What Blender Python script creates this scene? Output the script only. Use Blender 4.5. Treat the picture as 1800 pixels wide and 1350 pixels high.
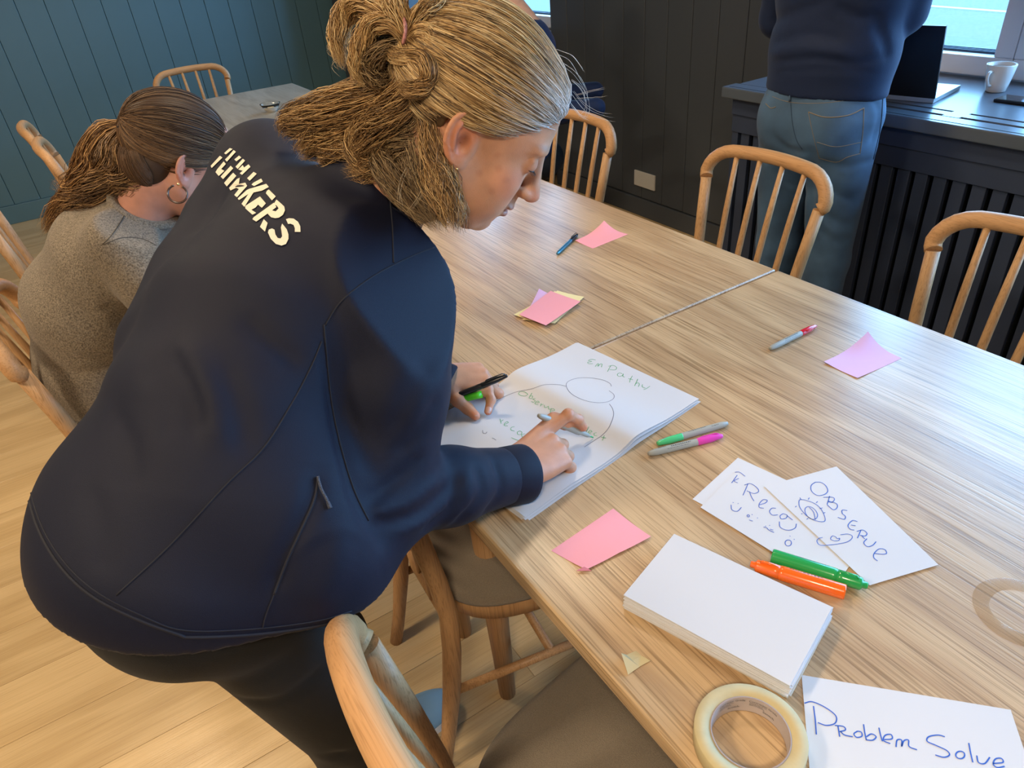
import bpy, bmesh, math, random
import numpy as np
from mathutils import Vector, Matrix
from mathutils.bvhtree import BVHTree
random.seed(7); RNG = np.random.default_rng(7)
SC = bpy.context.scene
for _o in list(bpy.data.objects): bpy.data.objects.remove(_o)

# ------------------------------------------------------------------ camera
FPX = 1248.0
CAM = np.array([0.0, 0.0, 1.5])
def _cam_rot():
    y, p, r = np.radians(-240.298), np.radians(33.424), np.radians(5.522)
    cy, sy, cp, sp = np.cos(y), np.sin(y), np.cos(p), np.sin(p)
    f = np.array([cp*sy, cp*cy, -sp]); rt = np.array([cy, -sy, 0]); dn = np.cross(f, rt)
    R = np.array([rt, dn, f]); cr, sr = np.cos(r), np.sin(r)
    R = np.array([[cr, sr, 0], [-sr, cr, 0], [0, 0, 1]]) @ R
    return np.stack([-R[:, 1], R[:, 0], R[:, 2]], 1)
RC = _cam_rot()                                   # world -> camera (right, down, forward)
def ray(x, y): return RC.T @ np.array([(x-900)/FPX, (y-675)/FPX, 1.0])
def dp(x, y, t): return CAM + t*ray(x, y)         # photo pixel + distance -> place in the room
def atz(x, y, z): d = ray(x, y); return CAM + (z-1.5)/d[2]*d
def atx(x, y, X): d = ray(x, y); return CAM + X/d[0]*d
def aty(x, y, Y): d = ray(x, y); return CAM + Y/d[1]*d
def proj(P):
    c = RC @ (np.asarray(P, float)-CAM); return 900+FPX*c[0]/c[2], 675+FPX*c[1]/c[2], c[2]
cam = bpy.data.cameras.new('camera'); camo = bpy.data.objects.new('camera', cam)
SC.collection.objects.link(camo); SC.camera = camo
cam.sensor_width = 36; cam.lens = 36*FPX/1800; cam.clip_start = .05
M = Matrix.Identity(4)
for i in range(3):
    M[i][0] = RC[0, i]; M[i][1] = -RC[1, i]; M[i][2] = -RC[2, i]; M[i][3] = CAM[i]
camo.matrix_world = M

# ------------------------------------------------------------------ light and exposure
SC.view_settings.view_transform = 'Standard'; SC.view_settings.look = 'None'
SC.view_settings.exposure = -0.08; SC.view_settings.gamma = 1.0; SC.view_settings.use_curve_mapping = False
SC.cycles.use_denoising = True
SC.cycles.max_bounces = 8; SC.cycles.diffuse_bounces = 4; SC.cycles.glossy_bounces = 3; SC.cycles.sample_clamp_indirect = 6
W = bpy.data.worlds.new('sky'); SC.world = W; W.use_nodes = True
W.node_tree.nodes['Background'].inputs[0].default_value = (0.27, 0.57, 1.0, 1)
W.node_tree.nodes['Background'].inputs[1].default_value = 18.0
def area(name, loc, aim, size, energy, col, portal=False, sy=None, spread=None):
    l = bpy.data.lights.new(name, 'AREA'); l.shape = 'RECTANGLE'; l.size = size; l.size_y = sy or size
    l.energy = energy; l.color = col
    if spread: l.spread = spread
    if portal: l.cycles.is_portal = True
    o = bpy.data.objects.new(name, l); SC.collection.objects.link(o); o.location = loc
    o.rotation_euler = (Vector(aim)-Vector(loc)).to_track_quat('-Z', 'Y').to_euler(); return o
area('window_portal', (2.95, 0.0, 1.6), (0, 0.0, 1.6), 3.6, 1, (1, 1, 1), True, 1.4)
area('window_portal', (2.95, 4.5, 1.6), (0, 4.5, 1.6), 1.4, 1, (1, 1, 1), True, 1.4)
WARM = (1.0, 0.80, 0.56)
for (lx, ly, e) in ((-1.6, 0.9, 52), (-0.6, 2.6, 30), (0.9, 1.7, 20), (-0.55, -0.75, 44), (0.4, 4.4, 12)):
    area('ceiling_light', (lx, ly, 2.62), (lx, ly, 0), 0.35, e, WARM)

# ------------------------------------------------------------------ materials
def nt(name):
    m = bpy.data.materials.new(name); m.use_nodes = True; t = m.node_tree
    return m, t, t.nodes['Principled BSDF']
def mat(name, col, rough=.6, metal=0, bump=0, bscale=200, var=0, vscale=8, spec=.5, sheen=0, trans=0, coat=0):
    m, t, b = nt(name); N = t.nodes; L = t.links
    b.inputs['Base Color'].default_value = (*col, 1); b.inputs['Roughness'].default_value = rough
    b.inputs['Metallic'].default_value = metal; b.inputs['Specular IOR Level'].default_value = spec
    if sheen: b.inputs['Sheen Weight'].default_value = sheen; b.inputs['Sheen Roughness'].default_value = .4
    if trans: b.inputs['Transmission Weight'].default_value = trans
    if coat: b.inputs['Coat Weight'].default_value = coat; b.inputs['Coat Roughness'].default_value = .1
    tc = N.new('ShaderNodeTexCoord')
    if var:
        n = N.new('ShaderNodeTexNoise'); n.inputs['Scale'].default_value = vscale; n.inputs['Detail'].default_value = 5
        L.new(tc.outputs['Object'], n.inputs['Vector'])
        r = N.new('ShaderNodeValToRGB'); r.color_ramp.elements[0].position = .3; r.color_ramp.elements[1].position = .7
        r.color_ramp.elements[0].color = (*[c*(1-var) for c in col], 1); r.color_ramp.elements[1].color = (*[min(1, c*(1+var)) for c in col], 1)
        L.new(n.outputs['Fac'], r.inputs[0]); L.new(r.outputs[0], b.inputs['Base Color'])
    if bump:
        n = N.new('ShaderNodeTexNoise'); n.inputs['Scale'].default_value = bscale; n.inputs['Detail'].default_value = 3
        L.new(tc.outputs['Object'], n.inputs['Vector'])
        bp = N.new('ShaderNodeBump'); bp.inputs['Strength'].default_value = bump; bp.inputs['Distance'].default_value = .002
        L.new(n.outputs['Fac'], bp.inputs['Height']); L.new(bp.outputs[0], b.inputs['Normal'])
    return m
def wood(name, c1, c2, axis=1, rough=.4, fine=1., rings=9, obrand=False, pore=.35, spec=.5, knots=0, coarse=1.0):
    """grain along the given axis: contour rings of a stretched noise, fibres and pores"""
    m, t, b = nt(name); N = t.nodes; L = t.links
    tc = N.new('ShaderNodeTexCoord'); src = tc.outputs['Object']
    if obrand:
        oi = N.new('ShaderNodeObjectInfo'); mu = N.new('ShaderNodeVectorMath'); mu.operation = 'MULTIPLY_ADD'
        mu.inputs[1].default_value = (1, 1, 1); L.new(src, mu.inputs[0])
        sc_ = N.new('ShaderNodeVectorMath'); sc_.operation = 'SCALE'; sc_.inputs['Scale'].default_value = 30
        cb = N.new('ShaderNodeCombineXYZ')
        for k in range(3): L.new(oi.outputs['Random'], cb.inputs[k])
        L.new(cb.outputs[0], sc_.inputs[0]); L.new(sc_.outputs[0], mu.inputs[2]); src = mu.outputs[0]
    def mp(s):
        q = N.new('ShaderNodeMapping'); v = [s[1]]*3; v[axis] = s[0]; q.inputs['Scale'].default_value = v
        L.new(src, q.inputs[0]); return q.outputs[0]
    def noise(vec, sc, det, dist=0):
        n = N.new('ShaderNodeTexNoise'); n.inputs['Scale'].default_value = sc; n.inputs['Detail'].default_value = det
        n.inputs['Distortion'].default_value = dist; L.new(vec, n.inputs['Vector']); return n.outputs['Fac']
    def math_(op, a, bb=None, cc=None):
        q = N.new('ShaderNodeMath'); q.operation = op
        for i, x in enumerate((a, bb, cc)):
            if x is None: continue
            if isinstance(x, (int, float)): q.inputs[i].default_value = x
            else: L.new(x, q.inputs[i])
        return q.outputs[0]
    n1 = noise(mp((.7*coarse, 4.5*coarse)), 1.0, 3, .5)
    ring = math_('SINE', math_('MULTIPLY', n1, rings*6.283))
    ring = math_('MULTIPLY_ADD', ring, .5, .5)
    n2 = noise(mp((1.3, 90*fine)), 1.0, 4, .3)
    n3 = noise(mp((7, 460*fine)), 1.0, 2)
    f = math_('ADD', math_('MULTIPLY', ring, .45), math_('MULTIPLY', n2, .75))
    r = N.new('ShaderNodeValToRGB'); r.color_ramp.elements[0].position = .18; r.color_ramp.elements[1].position = .85
    r.color_ramp.elements[0].color = (*c2, 1); r.color_ramp.elements[1].color = (*c1, 1); L.new(f, r.inputs[0])
    mx = N.new('ShaderNodeMix'); mx.data_type = 'RGBA'; mx.blend_type = 'MULTIPLY'
    pr = N.new('ShaderNodeValToRGB'); pr.color_ramp.elements[0].position = .32; pr.color_ramp.elements[1].position = .5
    pr.color_ramp.elements[0].color = (1-pore, 1-pore*1.1, 1-pore*1.25, 1); pr.color_ramp.elements[1].color = (1, 1, 1, 1)
    L.new(n3, pr.inputs[0]); mx.inputs['Factor'].default_value = 1
    L.new(r.outputs[0], mx.inputs['A']); L.new(pr.outputs[0], mx.inputs['B']); out = mx.outputs['Result']
    if knots:
        v = N.new('ShaderNodeTexVoronoi'); v.inputs['Scale'].default_value = knots; L.new(mp((.6, 1.)), v.inputs['Vector'])
        kr = N.new('ShaderNodeValToRGB'); kr.color_ramp.elements[0].position = .02; kr.color_ramp.elements[1].position = .055
        kr.color_ramp.elements[0].color = (.35, .22, .13, 1); kr.color_ramp.elements[1].color = (1, 1, 1, 1)
        L.new(v.outputs['Distance'], kr.inputs[0])
        m2 = N.new('ShaderNodeMix'); m2.data_type = 'RGBA'; m2.blend_type = 'MULTIPLY'; m2.inputs['Factor'].default_value = 1
        L.new(out, m2.inputs['A']); L.new(kr.outputs[0], m2.inputs['B']); out = m2.outputs['Result']
    if obrand:
        hs = N.new('ShaderNodeHueSaturation'); L.new(out, hs.inputs['Color'])
        L.new(math_('MULTIPLY_ADD', oi.outputs['Random'], .14, .93), hs.inputs['Value']); out = hs.outputs[0]
    L.new(out, b.inputs['Base Color']); b.inputs['Roughness'].default_value = rough
    b.inputs['Specular IOR Level'].default_value = spec
    bp = N.new('ShaderNodeBump'); bp.inputs['Strength'].default_value = .25; bp.inputs['Distance'].default_value = .001
    L.new(n3, bp.inputs['Height']); L.new(bp.outputs[0], b.inputs['Normal'])
    return m
M_ = dict(
 table=wood('oak table', (.60, .42, .24), (.42, .265, .14), 1, .30, rings=8, knots=2.2, spec=.9, pore=.42, fine=.9),
 table2=wood('oak table with painted sheen', (.42, .38, .31), (.30, .26, .20), 1, .33, rings=7, spec=.7),  # paler and greyer than the oak: window reflection painted into the colour
 chair=wood('chair oak', (.54, .315, .15), (.40, .215, .095), 2, .45, rings=3, pore=.3, spec=.4),
 rail=wood('bent oak rail', (.58, .325, .15), (.46, .24, .105), 1, .45, rings=2, pore=.22, spec=.35),
 floor=wood('floor oak', (.62, .45, .24), (.48, .33, .16), 0, .30, rings=4, obrand=True, pore=.15),
 wall=mat('teal wall paint', (.085, .175, .215), .5, var=.06, vscale=2),
 pier=mat('charcoal wall paint', (.060, .069, .082), .5, var=.06, vscale=2),
 cab=mat('dark blue grey paint', (.034, .048, .088), .45, var=.06),
 cabtop=mat('blue grey sill paint', (.085, .105, .135), .28),
 gap=mat('cabinet inside', (.008, .010, .014), .8),
 ceil=mat('ceiling white', (.55, .52, .48), .8),
 backwall=mat('warm grey wall', (.22, .19, .16), .8),
 frame=mat('white window plastic', (.62, .66, .76), .35),
 seal=mat('rubber seal', (.02, .05, .09), .5),
 asphalt=mat('asphalt', (.056, .056, .050), .9, var=.3, vscale=45),
 line=mat('road paint', (.22, .23, .23), .8),
 fabric=mat('taupe seat fabric', (.25, .205, .155), .9, bump=.8, bscale=900, var=.12, vscale=500, sheen=.3),
 paper=mat('white paper', (.63, .63, .66), .75), paper2=mat('cream paper edge', (.56, .52, .45), .8),
 pink=mat('pink paper', (.86, .36, .43), .75), lilac=mat('lilac paper', (.72, .46, .75), .75), yellow=mat('pale yellow paper', (.82, .72, .38), .75),
 blueink=mat('blue ink', (.03, .11, .50), .5), greenink=mat('green ink', (.03, .36, .12), .5), greyink=mat('grey pen ink', (.10, .11, .17), .6),
 grey=mat('grey pen barrel', (.36, .37, .34), .4), greyd=mat('dark print', (.06, .065, .07), .5),
 green=mat('green plastic', (.02, .38, .10), .25, coat=.4), mint=mat('mint green cap', (.09, .58, .22), .25, coat=.4), lime=mat('lime green cap', (.10, .62, .02), .3),
 magenta=mat('magenta plastic', (.72, .06, .46), .3), red=mat('red plastic', (.66, .01, .03), .25, coat=.5), orange=mat('orange plastic', (.95, .15, .01), .25, coat=.4),
 black=mat('black plastic', (.012, .013, .016), .3), blackg=mat('black glass', (.02, .025, .03), .08), steel=mat('blue steel', (.10, .30, .42), .3, metal=.7),
 tape=mat('masking tape', (.60, .50, .28), .7, var=.04), tapeside=mat('masking tape side', (.55, .46, .26), .75, var=.05, vscale=60), core=mat('cardboard core', (.36, .28, .25), .7),
 corein=mat('printed core liner', (.50, .43, .40), .6), silver=mat('silver aluminium', (.60, .66, .70), .35, metal=.6),
 mug=mat('white china', (.70, .69, .68), .2, coat=.5), socket=mat('white socket', (.60, .58, .54), .4),
)

# ------------------------------------------------------------------ mesh helpers
class MB:
    def __init__(s): s.v = []; s.f = []; s.sm = []; s.mi = []
    def add(s, v, f, smooth=True, mi=0):
        k = len(s.v); s.v += [tuple(map(float, p)) for p in v]; s.f += [tuple(int(i)+k for i in q) for q in f]
        s.sm += [smooth]*len(f); s.mi += [mi]*len(f); return s
    def box(s, c, d, rot=None, mi=0):
        c = np.array(c, float); h = np.array(d, float)/2
        v = np.array([[x, y, z] for x in (-1, 1) for y in (-1, 1) for z in (-1, 1)])*h
        if rot is not None: v = v @ np.array(rot).T
        return s.add(v+c, [(0, 1, 3, 2), (4, 6, 7, 5), (0, 4, 5, 1), (2, 3, 7, 6), (0, 2, 6, 4), (1, 5, 7, 3)], False, mi)
    def bbox(s, lo, hi, bev=.003, seg=2, mi=0):
        bm = bmesh.new(); bmesh.ops.create_cube(bm, size=1); lo = np.array(lo, float); hi = np.array(hi, float)
        for q in bm.verts: q.co = Vector((lo+hi)/2+np.array(q.co)*(hi-lo))
        if bev: bmesh.ops.bevel(bm, geom=bm.edges[:], offset=bev, segments=seg, profile=.6, affect='EDGES')
        bm.verts.index_update(); s.add([q.co for q in bm.verts], [[q.index for q in f.verts] for f in bm.faces], False, mi); bm.free(); return s
    def tube(s, pts, r, n=10, cap=True, flat=None, smooth=True, mi=0, closed=False):
        """swept tube; r number, list, or list of (ra, rb); flat = preferred direction of ra"""
        P = np.array(pts, float); m = len(P); T = np.gradient(P, axis=0)
        if closed: T = np.roll(P, -1, 0)-np.roll(P, 1, 0)
        T /= np.linalg.norm(T, axis=1)[:, None]+1e-12
        ref = np.array(flat, float) if flat is not None else (np.array([0, 0, 1.]) if abs(T[0][2]) < .9 else np.array([1., 0, 0]))
        V = []; u = ref-T[0]*(ref @ T[0]); u /= np.linalg.norm(u)
        for i in range(m):
            if flat is not None: u = ref-T[i]*(ref @ T[i])
            else: u = u-T[i]*(u @ T[i])
            u = u/(np.linalg.norm(u)+1e-12); w = np.cross(T[i], u)
            ri = r[i] if hasattr(r, '__len__') else r
            ra, rb = ri if hasattr(ri, '__len__') else (ri, ri)
            for k in range(n):
                a = 2*math.pi*k/n; V.append(P[i]+u*ra*math.cos(a)+w*rb*math.sin(a))
        F = [(i*n+k, i*n+(k+1) % n, ((i+1) % m)*n+(k+1) % n, ((i+1) % m)*n+k) for i in range(m if closed else m-1) for k in range(n)]
        s.add(V, F, smooth, mi)
        if cap and not closed:
            k0 = len(s.v)-len(V); s.f += [tuple(k0+k for k in range(n))[::-1], tuple(k0+(m-1)*n+k for k in range(n))]; s.sm += [False]*2; s.mi += [mi]*2
        return s
    def lathe(s, prof, n=32, c=(0, 0, 0), rot=None, smooth=True, mi=0):
        """profile [(r, z)] about z"""
        m = len(prof); V = np.array([[p[0]*math.cos(2*math.pi*k/n), p[0]*math.sin(2*math.pi*k/n), p[1]] for p in prof for k in range(n)])
        if rot is not None: V = V @ np.array(rot).T
        V = V+np.array(c)
        return s.add(V, [(i*n+k, i*n+(k+1) % n, (i+1)*n+(k+1) % n, (i+1)*n+k) for i in range(m-1) for k in range(n)], smooth, mi)
    def mesh(s, name, mats):
        me = bpy.data.meshes.new(name); me.from_pydata(s.v, [], s.f)
        me.polygons.foreach_set('use_smooth', s.sm); me.polygons.foreach_set('material_index', s.mi)
        for q in (mats if isinstance(mats, (list, tuple)) else [mats]): me.materials.append(q)
        me.update(); return me
def link(o, parent=None):
    SC.collection.objects.link(o)
    if parent is not None: o.parent = parent
    return o
def tag(o, label, cat, group=None, kind=None):
    if label: o['label'] = label
    if cat: o['category'] = cat
    if group: o['group'] = group
    if kind: o['kind'] = kind
    return o
def part(name, mb, m, parent=None, label=None, loc=None, rotz=None):
    o = bpy.data.objects.new(name, mb if isinstance(mb, bpy.types.Mesh) else mb.mesh(name, m)); link(o, parent)
    if loc is not None: o.location = loc
    if rotz is not None: o.rotation_euler[2] = rotz
    if label: o['label'] = label
    return o
def thing(name, label, cat, loc=(0, 0, 0), rz=0, group=None):
    o = bpy.data.objects.new(name, None); o.empty_display_size = .05; link(o); o.location = loc; o.rotation_euler = (0, 0, rz)
    return tag(o, label, cat, group)
def struct(name, mb, m, parent=None):
    o = part(name, mb, m, parent)
    if parent is None: o['kind'] = 'structure'
    return o
def copy_tree(o, parent=None):
    c = o.copy(); SC.collection.objects.link(c); c.parent = parent
    for ch in list(o.children): copy_tree(ch, c)
    return c
def resample(P, n):
    P = np.array(P, float); d = np.r_[0, np.cumsum(np.linalg.norm(np.diff(P, axis=0), axis=1))]; s = np.linspace(0, d[-1], n)
    return np.stack([np.interp(s, d, P[:, k]) for k in range(P.shape[1])], 1)
def spline(P, n):
    """Catmull-Rom through the points"""
    P = np.array(P, float); P = np.vstack([2*P[0]-P[1], P, 2*P[-1]-P[-2]]); m = len(P)-3; out = []
    for s in np.linspace(0, m, n):
        i = min(int(s), m-1); t = s-i; a, b, c, d = P[i:i+4]
        out.append(.5*((2*b)+(c-a)*t+(2*a-5*b+4*c-d)*t*t+(3*b-a-3*c+d)*t**3))
    return np.array(out)
# ------------------------------------------------------------------ room shell
ZC = 2.7
XW = 2.66      # window-side wall face
YL = 5.87      # far left wall face
fl = struct('floor', MB().box((-.2, 1.4, -.035), (7.0, 9.6, .03)), M_['gap'])
PW, PL = .19, 1.7
pm = MB().bbox((0, 0, 0), (PL-.0008, PW-.0009, .02), .0005, 1).mesh('plank', M_['floor'])
r = 0; yy = -1.2
while yy < YL-.02:
    off = (r*0.61) % 1.0*PL
    x0 = -3.4-off+PL
    while x0 < XW+.4:
        if x0+PL > -3.4:
            o = bpy.data.objects.new('plank', pm); link(o, fl); o.location = (x0, yy, -.02)
        x0 += PL
    yy += PW; r += 1
struct('ceiling', MB().box((-.2, 1.4, ZC+.05), (7.4, 10, .1)), M_['ceil'])
# far left wall (teal, boarded)
wl = struct('wall_left', MB().box((-.3, YL+.08, ZC/2), (6.6, .1, ZC)), M_['wall'])
bw = .1595
bm_ = MB().bbox((.0012, -.018, .12), (bw-.0012, .012, ZC), .0022, 1).mesh('panel_board', M_['wall'])
for k in range(-17, 13):
    o = bpy.data.objects.new('panel_board', bm_); link(o, wl); o.location = (.073+k*bw, YL+.018, 0)
struct('baseboard_left', MB().bbox((-3.4, YL-.014, 0), (2.13, YL+.012, .12), .003), M_['wall'])
cp = struct('wall_corner', MB().box((2.46, 5.62, ZC/2), (.70, .6, ZC)), M_['pier'])
b2 = MB().bbox((-.010, .0015, .0), (.02, .165-.0015, ZC), .003, 1).mesh('panel_board', M_['pier'])
for k in range(3):
    o = bpy.data.objects.new('panel_board', b2); link(o, cp); o.location = (2.10, 5.33+k*.165, 0)
# window-side wall: pier between the two windows
wp = struct('wall_window_side', MB().box((XW+.19, 2.865, ZC/2), (.34, 1.80, ZC)), M_['pier'])
b3 = MB().bbox((-.012, .0015, .105), (.02, .1625-.0015, ZC), .003, 1).mesh('panel_board', M_['pier'])
for k in range(11):
    o = bpy.data.objects.new('panel_board', b3); link(o, wp); o.location = (XW, 3.7875-.16275*(k+1)-.003, 0)
struct('baseboard_window_side', MB().bbox((XW-.018, 1.97, 0), (XW+.01, 3.78, .10), .003), M_['pier'])
for (y0, y1) in ((-2.6, 1.97), (3.765, 5.4)):     # parapet and lintel of the two window niches
    struct('wall_below_window', MB().box((XW+.24, (y0+y1)/2, .44), (.3, y1-y0, .88)), M_['pier'])
    struct('wall_above_window', MB().box((XW+.19, (y0+y1)/2, 2.48), (.34, y1-y0, .44)), M_['pier'])
struct('wall_right', MB().box((-.3, -2.6, ZC/2), (7, .1, ZC)), M_['backwall'])
struct('wall_back', MB().box((-3.45, 1.5, ZC/2), (.1, 9, ZC)), M_['backwall'])
# windows
def window(name, y0, y1, sashes, z0=.895, z1=2.26, glass_gap=0):
    w = struct(name, MB().bbox((2.74, y0, z0), (2.83, y1, z0+.045), .004), M_['frame'])
    m = MB()
    m.bbox((2.74, y0, z1-.05), (2.83, y1, z1), .004)
    for q in (y0, y1-.05): m.bbox((2.742, q, z0+.045), (2.83, q+.05, z1-.05), .004)
    struct('window_frame', m, M_['frame'], w)
    for (a, b) in sashes:
        s = MB(); zb, zt = z0+.012, z1-.03
        s.bbox((2.725, a, zb), (2.80, b, zb+.062), .004); s.bbox((2.725, a, zt-.062), (2.80, b, zt), .004)
        s.bbox((2.725, a, zb+.062), (2.80, a+.062, zt-.062), .004); s.bbox((2.725, b-.062, zb+.062), (2.80, b, zt-.062), .004)
        so = struct('window_sash', s, M_['frame'], w)
        g = MB()
        for dx in (0, .012, .024):
            g.box((2.775+dx, (a+b)/2, zb+.066+dx*.15), (.004, b-a-.118, .008))
            g.box((2.775+dx, (a+b)/2, zt-.066), (.004, b-a-.118, .008))
            g.box((2.775+dx, a+.0635, (zb+zt)/2), (.004, .005, zt-zb-.12)); g.box((2.775+dx, b-.0635, (zb+zt)/2), (.004, .005, zt-zb-.12))
        struct('window_seal', g, M_['seal'], so)
        part('window_pane', MB().box((2.79, (a+b)/2, (zb+zt)/2), (.006, b-a-.11, zt-zb-.11)), M_['glass'], so)
    return w
gm, gt, gb = nt('window glass'); gn = gt.nodes
tr = gn.new('ShaderNodeBsdfTransparent'); gl = gn.new('ShaderNodeBsdfGlossy'); gl.inputs['Roughness'].default_value = .02
tr.inputs[0].default_value = (.93, .97, .97, 1); mxs = gn.new('ShaderNodeMixShader'); lw = gn.new('ShaderNodeLayerWeight'); lw.inputs['Blend'].default_value = .5; fr = gn.new('ShaderNodeMath'); fr.operation = 'POWER'; fr.inputs[1].default_value = 5
gt.links.new(lw.outputs['Facing'], fr.inputs[0]); fs = gn.new('ShaderNodeMath'); fs.operation = 'MULTIPLY_ADD'; fs.inputs[1].default_value = .6; fs.inputs[2].default_value = .03
gt.links.new(fr.outputs[0], fs.inputs[0]); gt.links.new(fs.outputs[0], mxs.inputs[0]); gt.links.new(tr.outputs[0], mxs.inputs[1]); gt.links.new(gl.outputs[0], mxs.inputs[2])
gt.links.new(mxs.outputs[0], gn['Material Output'].inputs[0]); M_['glass'] = gm
window('window_1', -2.0, 1.93, ((-.98, .23), (.19+.09, 1.265-.005), (1.262, 1.90)))
window('window_2', 3.80, 5.30, ((3.83, 4.55), (4.56, 5.27)))
# radiator cabinets with slotted tops under the windows
def cabinet(y0, y1, label, slots=True):
    c = thing('radiator_cabinet', label, 'radiator cover', (2.43, (y0+y1)/2, 0))
    cy = (y0+y1)/2
    def P(name, mb, m): o = part(name, mb, m, c); o.location = (-2.43, -cy, 0); return o
    # top with real slots: built of strips
    t = MB(); zt, zb = .90, .862
    sl = []
    if slots:
        y = y1-.42
        k = 0
        while y > y0+.3:
            sl.append((y-.345, y)); y -= .395
    xs = [(2.165, 2.222), (2.236, 2.272), (2.286, 2.66 if not slots else 2.755)]
    t.bbox((2.146, y0-.015, zb), (2.222, y1+.03, zt), .006, 3)
    t.box((2.254, (y0+y1)/2, .881), (.036, y1-y0+.02, .038)); t.box((2.525, (y0+y1)/2, .881), (.478, y1-y0+.02, .038))
    for xa in (2.222, 2.272):
        yy = y1+.01
        for (a, b) in sl:
            t.box((xa+.007, (yy+b)/2, .881), (.014, yy-b, .038)); yy = a
        t.box((xa+.007, (yy+y0)/2, .881), (.014, yy-y0, .038))
    P('cabinet_top', t, M_['cabtop'])
    P('edge_groove', MB().box((2.166, cy, .9001), (.003, y1-y0+.02, .0012)), M_['gap'])
    f = MB()
    f.bbox((2.185, y0, .735), (2.215, y1, .862), .002); f.bbox((2.188, y0, .06), (2.213, y1, .17), .002)
    f.bbox((2.178, y0, .80), (2.19, y1, .862), .002)
    f.bbox((2.19, y1-.03, .17), (2.64, y1, .862), .002); f.bbox((2.19, y0, .17), (2.64, y0+.03, .862), .002)
    f.bbox((2.20, y0, 0), (2.24, y1, .06), .002)
    P('cabinet_frame', f, M_['cab'])
    P('cabinet_inside', MB().box((2.42, cy, .45), (.34, y1-y0-.07, .74)), M_['gap'])
    sm = MB().bbox((2.194, -.020, .165), (2.212, .020, .74), .0015, 1).mesh('slat', M_['cab'])
    n = int((y1-y0-.08)/.0583)
    for k in range(n):
        o = bpy.data.objects.new('slat', sm); link(o, c); o.location = (-2.43, y1-.062-k*.0583-cy, 0)
    return c
cabinet(-1.0, 1.945, 'dark blue grey slatted radiator cabinet with slotted top beneath the right window')
cabinet(3.80, 5.30, 'dark radiator cabinet below the far window behind the bending woman', False)
# double wall socket
so = thing('wall_socket', 'white double wall socket low on the charcoal boarded wall', 'socket', (XW-.012, 2.938, .213))
part('socket_plate', MB().bbox((-.010, -.083, -.042), (0, .083, .042), .003), M_['socket'], so)
for k in (-.04, .04):
    so2 = part('socket_insert', MB().lathe([(.0205, -.0106), (.0205, -.004), (0.0001, -.004)], 24, rot=[[0, 0, 1], [1, 0, 0], [0, 1, 0]], c=(0, k, 0)), M_['socket'], so)
    h = MB()
    for q in (-.009, .009): h.box((-.0045, k+q, 0), (.0012, .005, .005))
    part('socket_hole', h, M_['gap'], so2)
# outside
struct('ground_outside', MB().box((10.9, 1.5, -.32), (16, 40, .04)), M_['asphalt'])
a1, a2 = atz(1640, 12, -.30), atz(1800, 24, -.30)
dv = (a2-a1)/np.linalg.norm(a2-a1); mid = (a1+a2)/2
rl = MB().box((0, 0, 0), (30, .13, .012)); o = part('road_line', rl, M_['line']); o.location = (mid[0], mid[1], -.294); o.rotation_euler[2] = math.atan2(dv[1], dv[0])
o['kind'] = 'structure'

# ------------------------------------------------------------------ tables
def table(y0, y1, label, wood_='table'):
    x0, x1 = .318, 1.316
    t = thing('dining_table', label, 'table', ((x0+x1)/2, (y0+y1)/2, 0), 0, 'pale oak dining tables')
    w, d = (x1-x0)/2, (y1-y0)/2
    tp = MB().bbox((-w, -d, .72), (w, d, .75), .007, 3)
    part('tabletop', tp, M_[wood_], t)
    a = MB()
    a.bbox((-w+.09, -d+.09, .64), (w-.09, -d+.112, .72), .002); a.bbox((-w+.09, d-.112, .64), (w-.09, d-.09, .72), .002)
    a.bbox((-w+.09, -d+.112, .64), (-w+.112, d-.112, .72), .002); a.bbox((w-.112, -d+.112, .64), (w-.09, d-.112, .72), .002)
    part('apron', a, M_['table'], t)
    for sx in (-1, 1):
        for sy in (-1, 1):
            x, y = sx*(w-.10), sy*(d-.10)
            part('leg', MB().tube([(x, y, 0), (x, y, .3), (x, y, .72)], [.019, .025, .03], 14), M_['chair'], t)
    return t
table(-.612, .992, 'near oak dining table with the handwritten cards and paper stack')
table(.997, 2.60, 'oak dining table beyond the seam, with the sticky note pile')
table(3.05, 4.64, 'far dining table with window reflection coloured into its pale top, against the teal wall with glass candle holder', 'table2')

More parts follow.
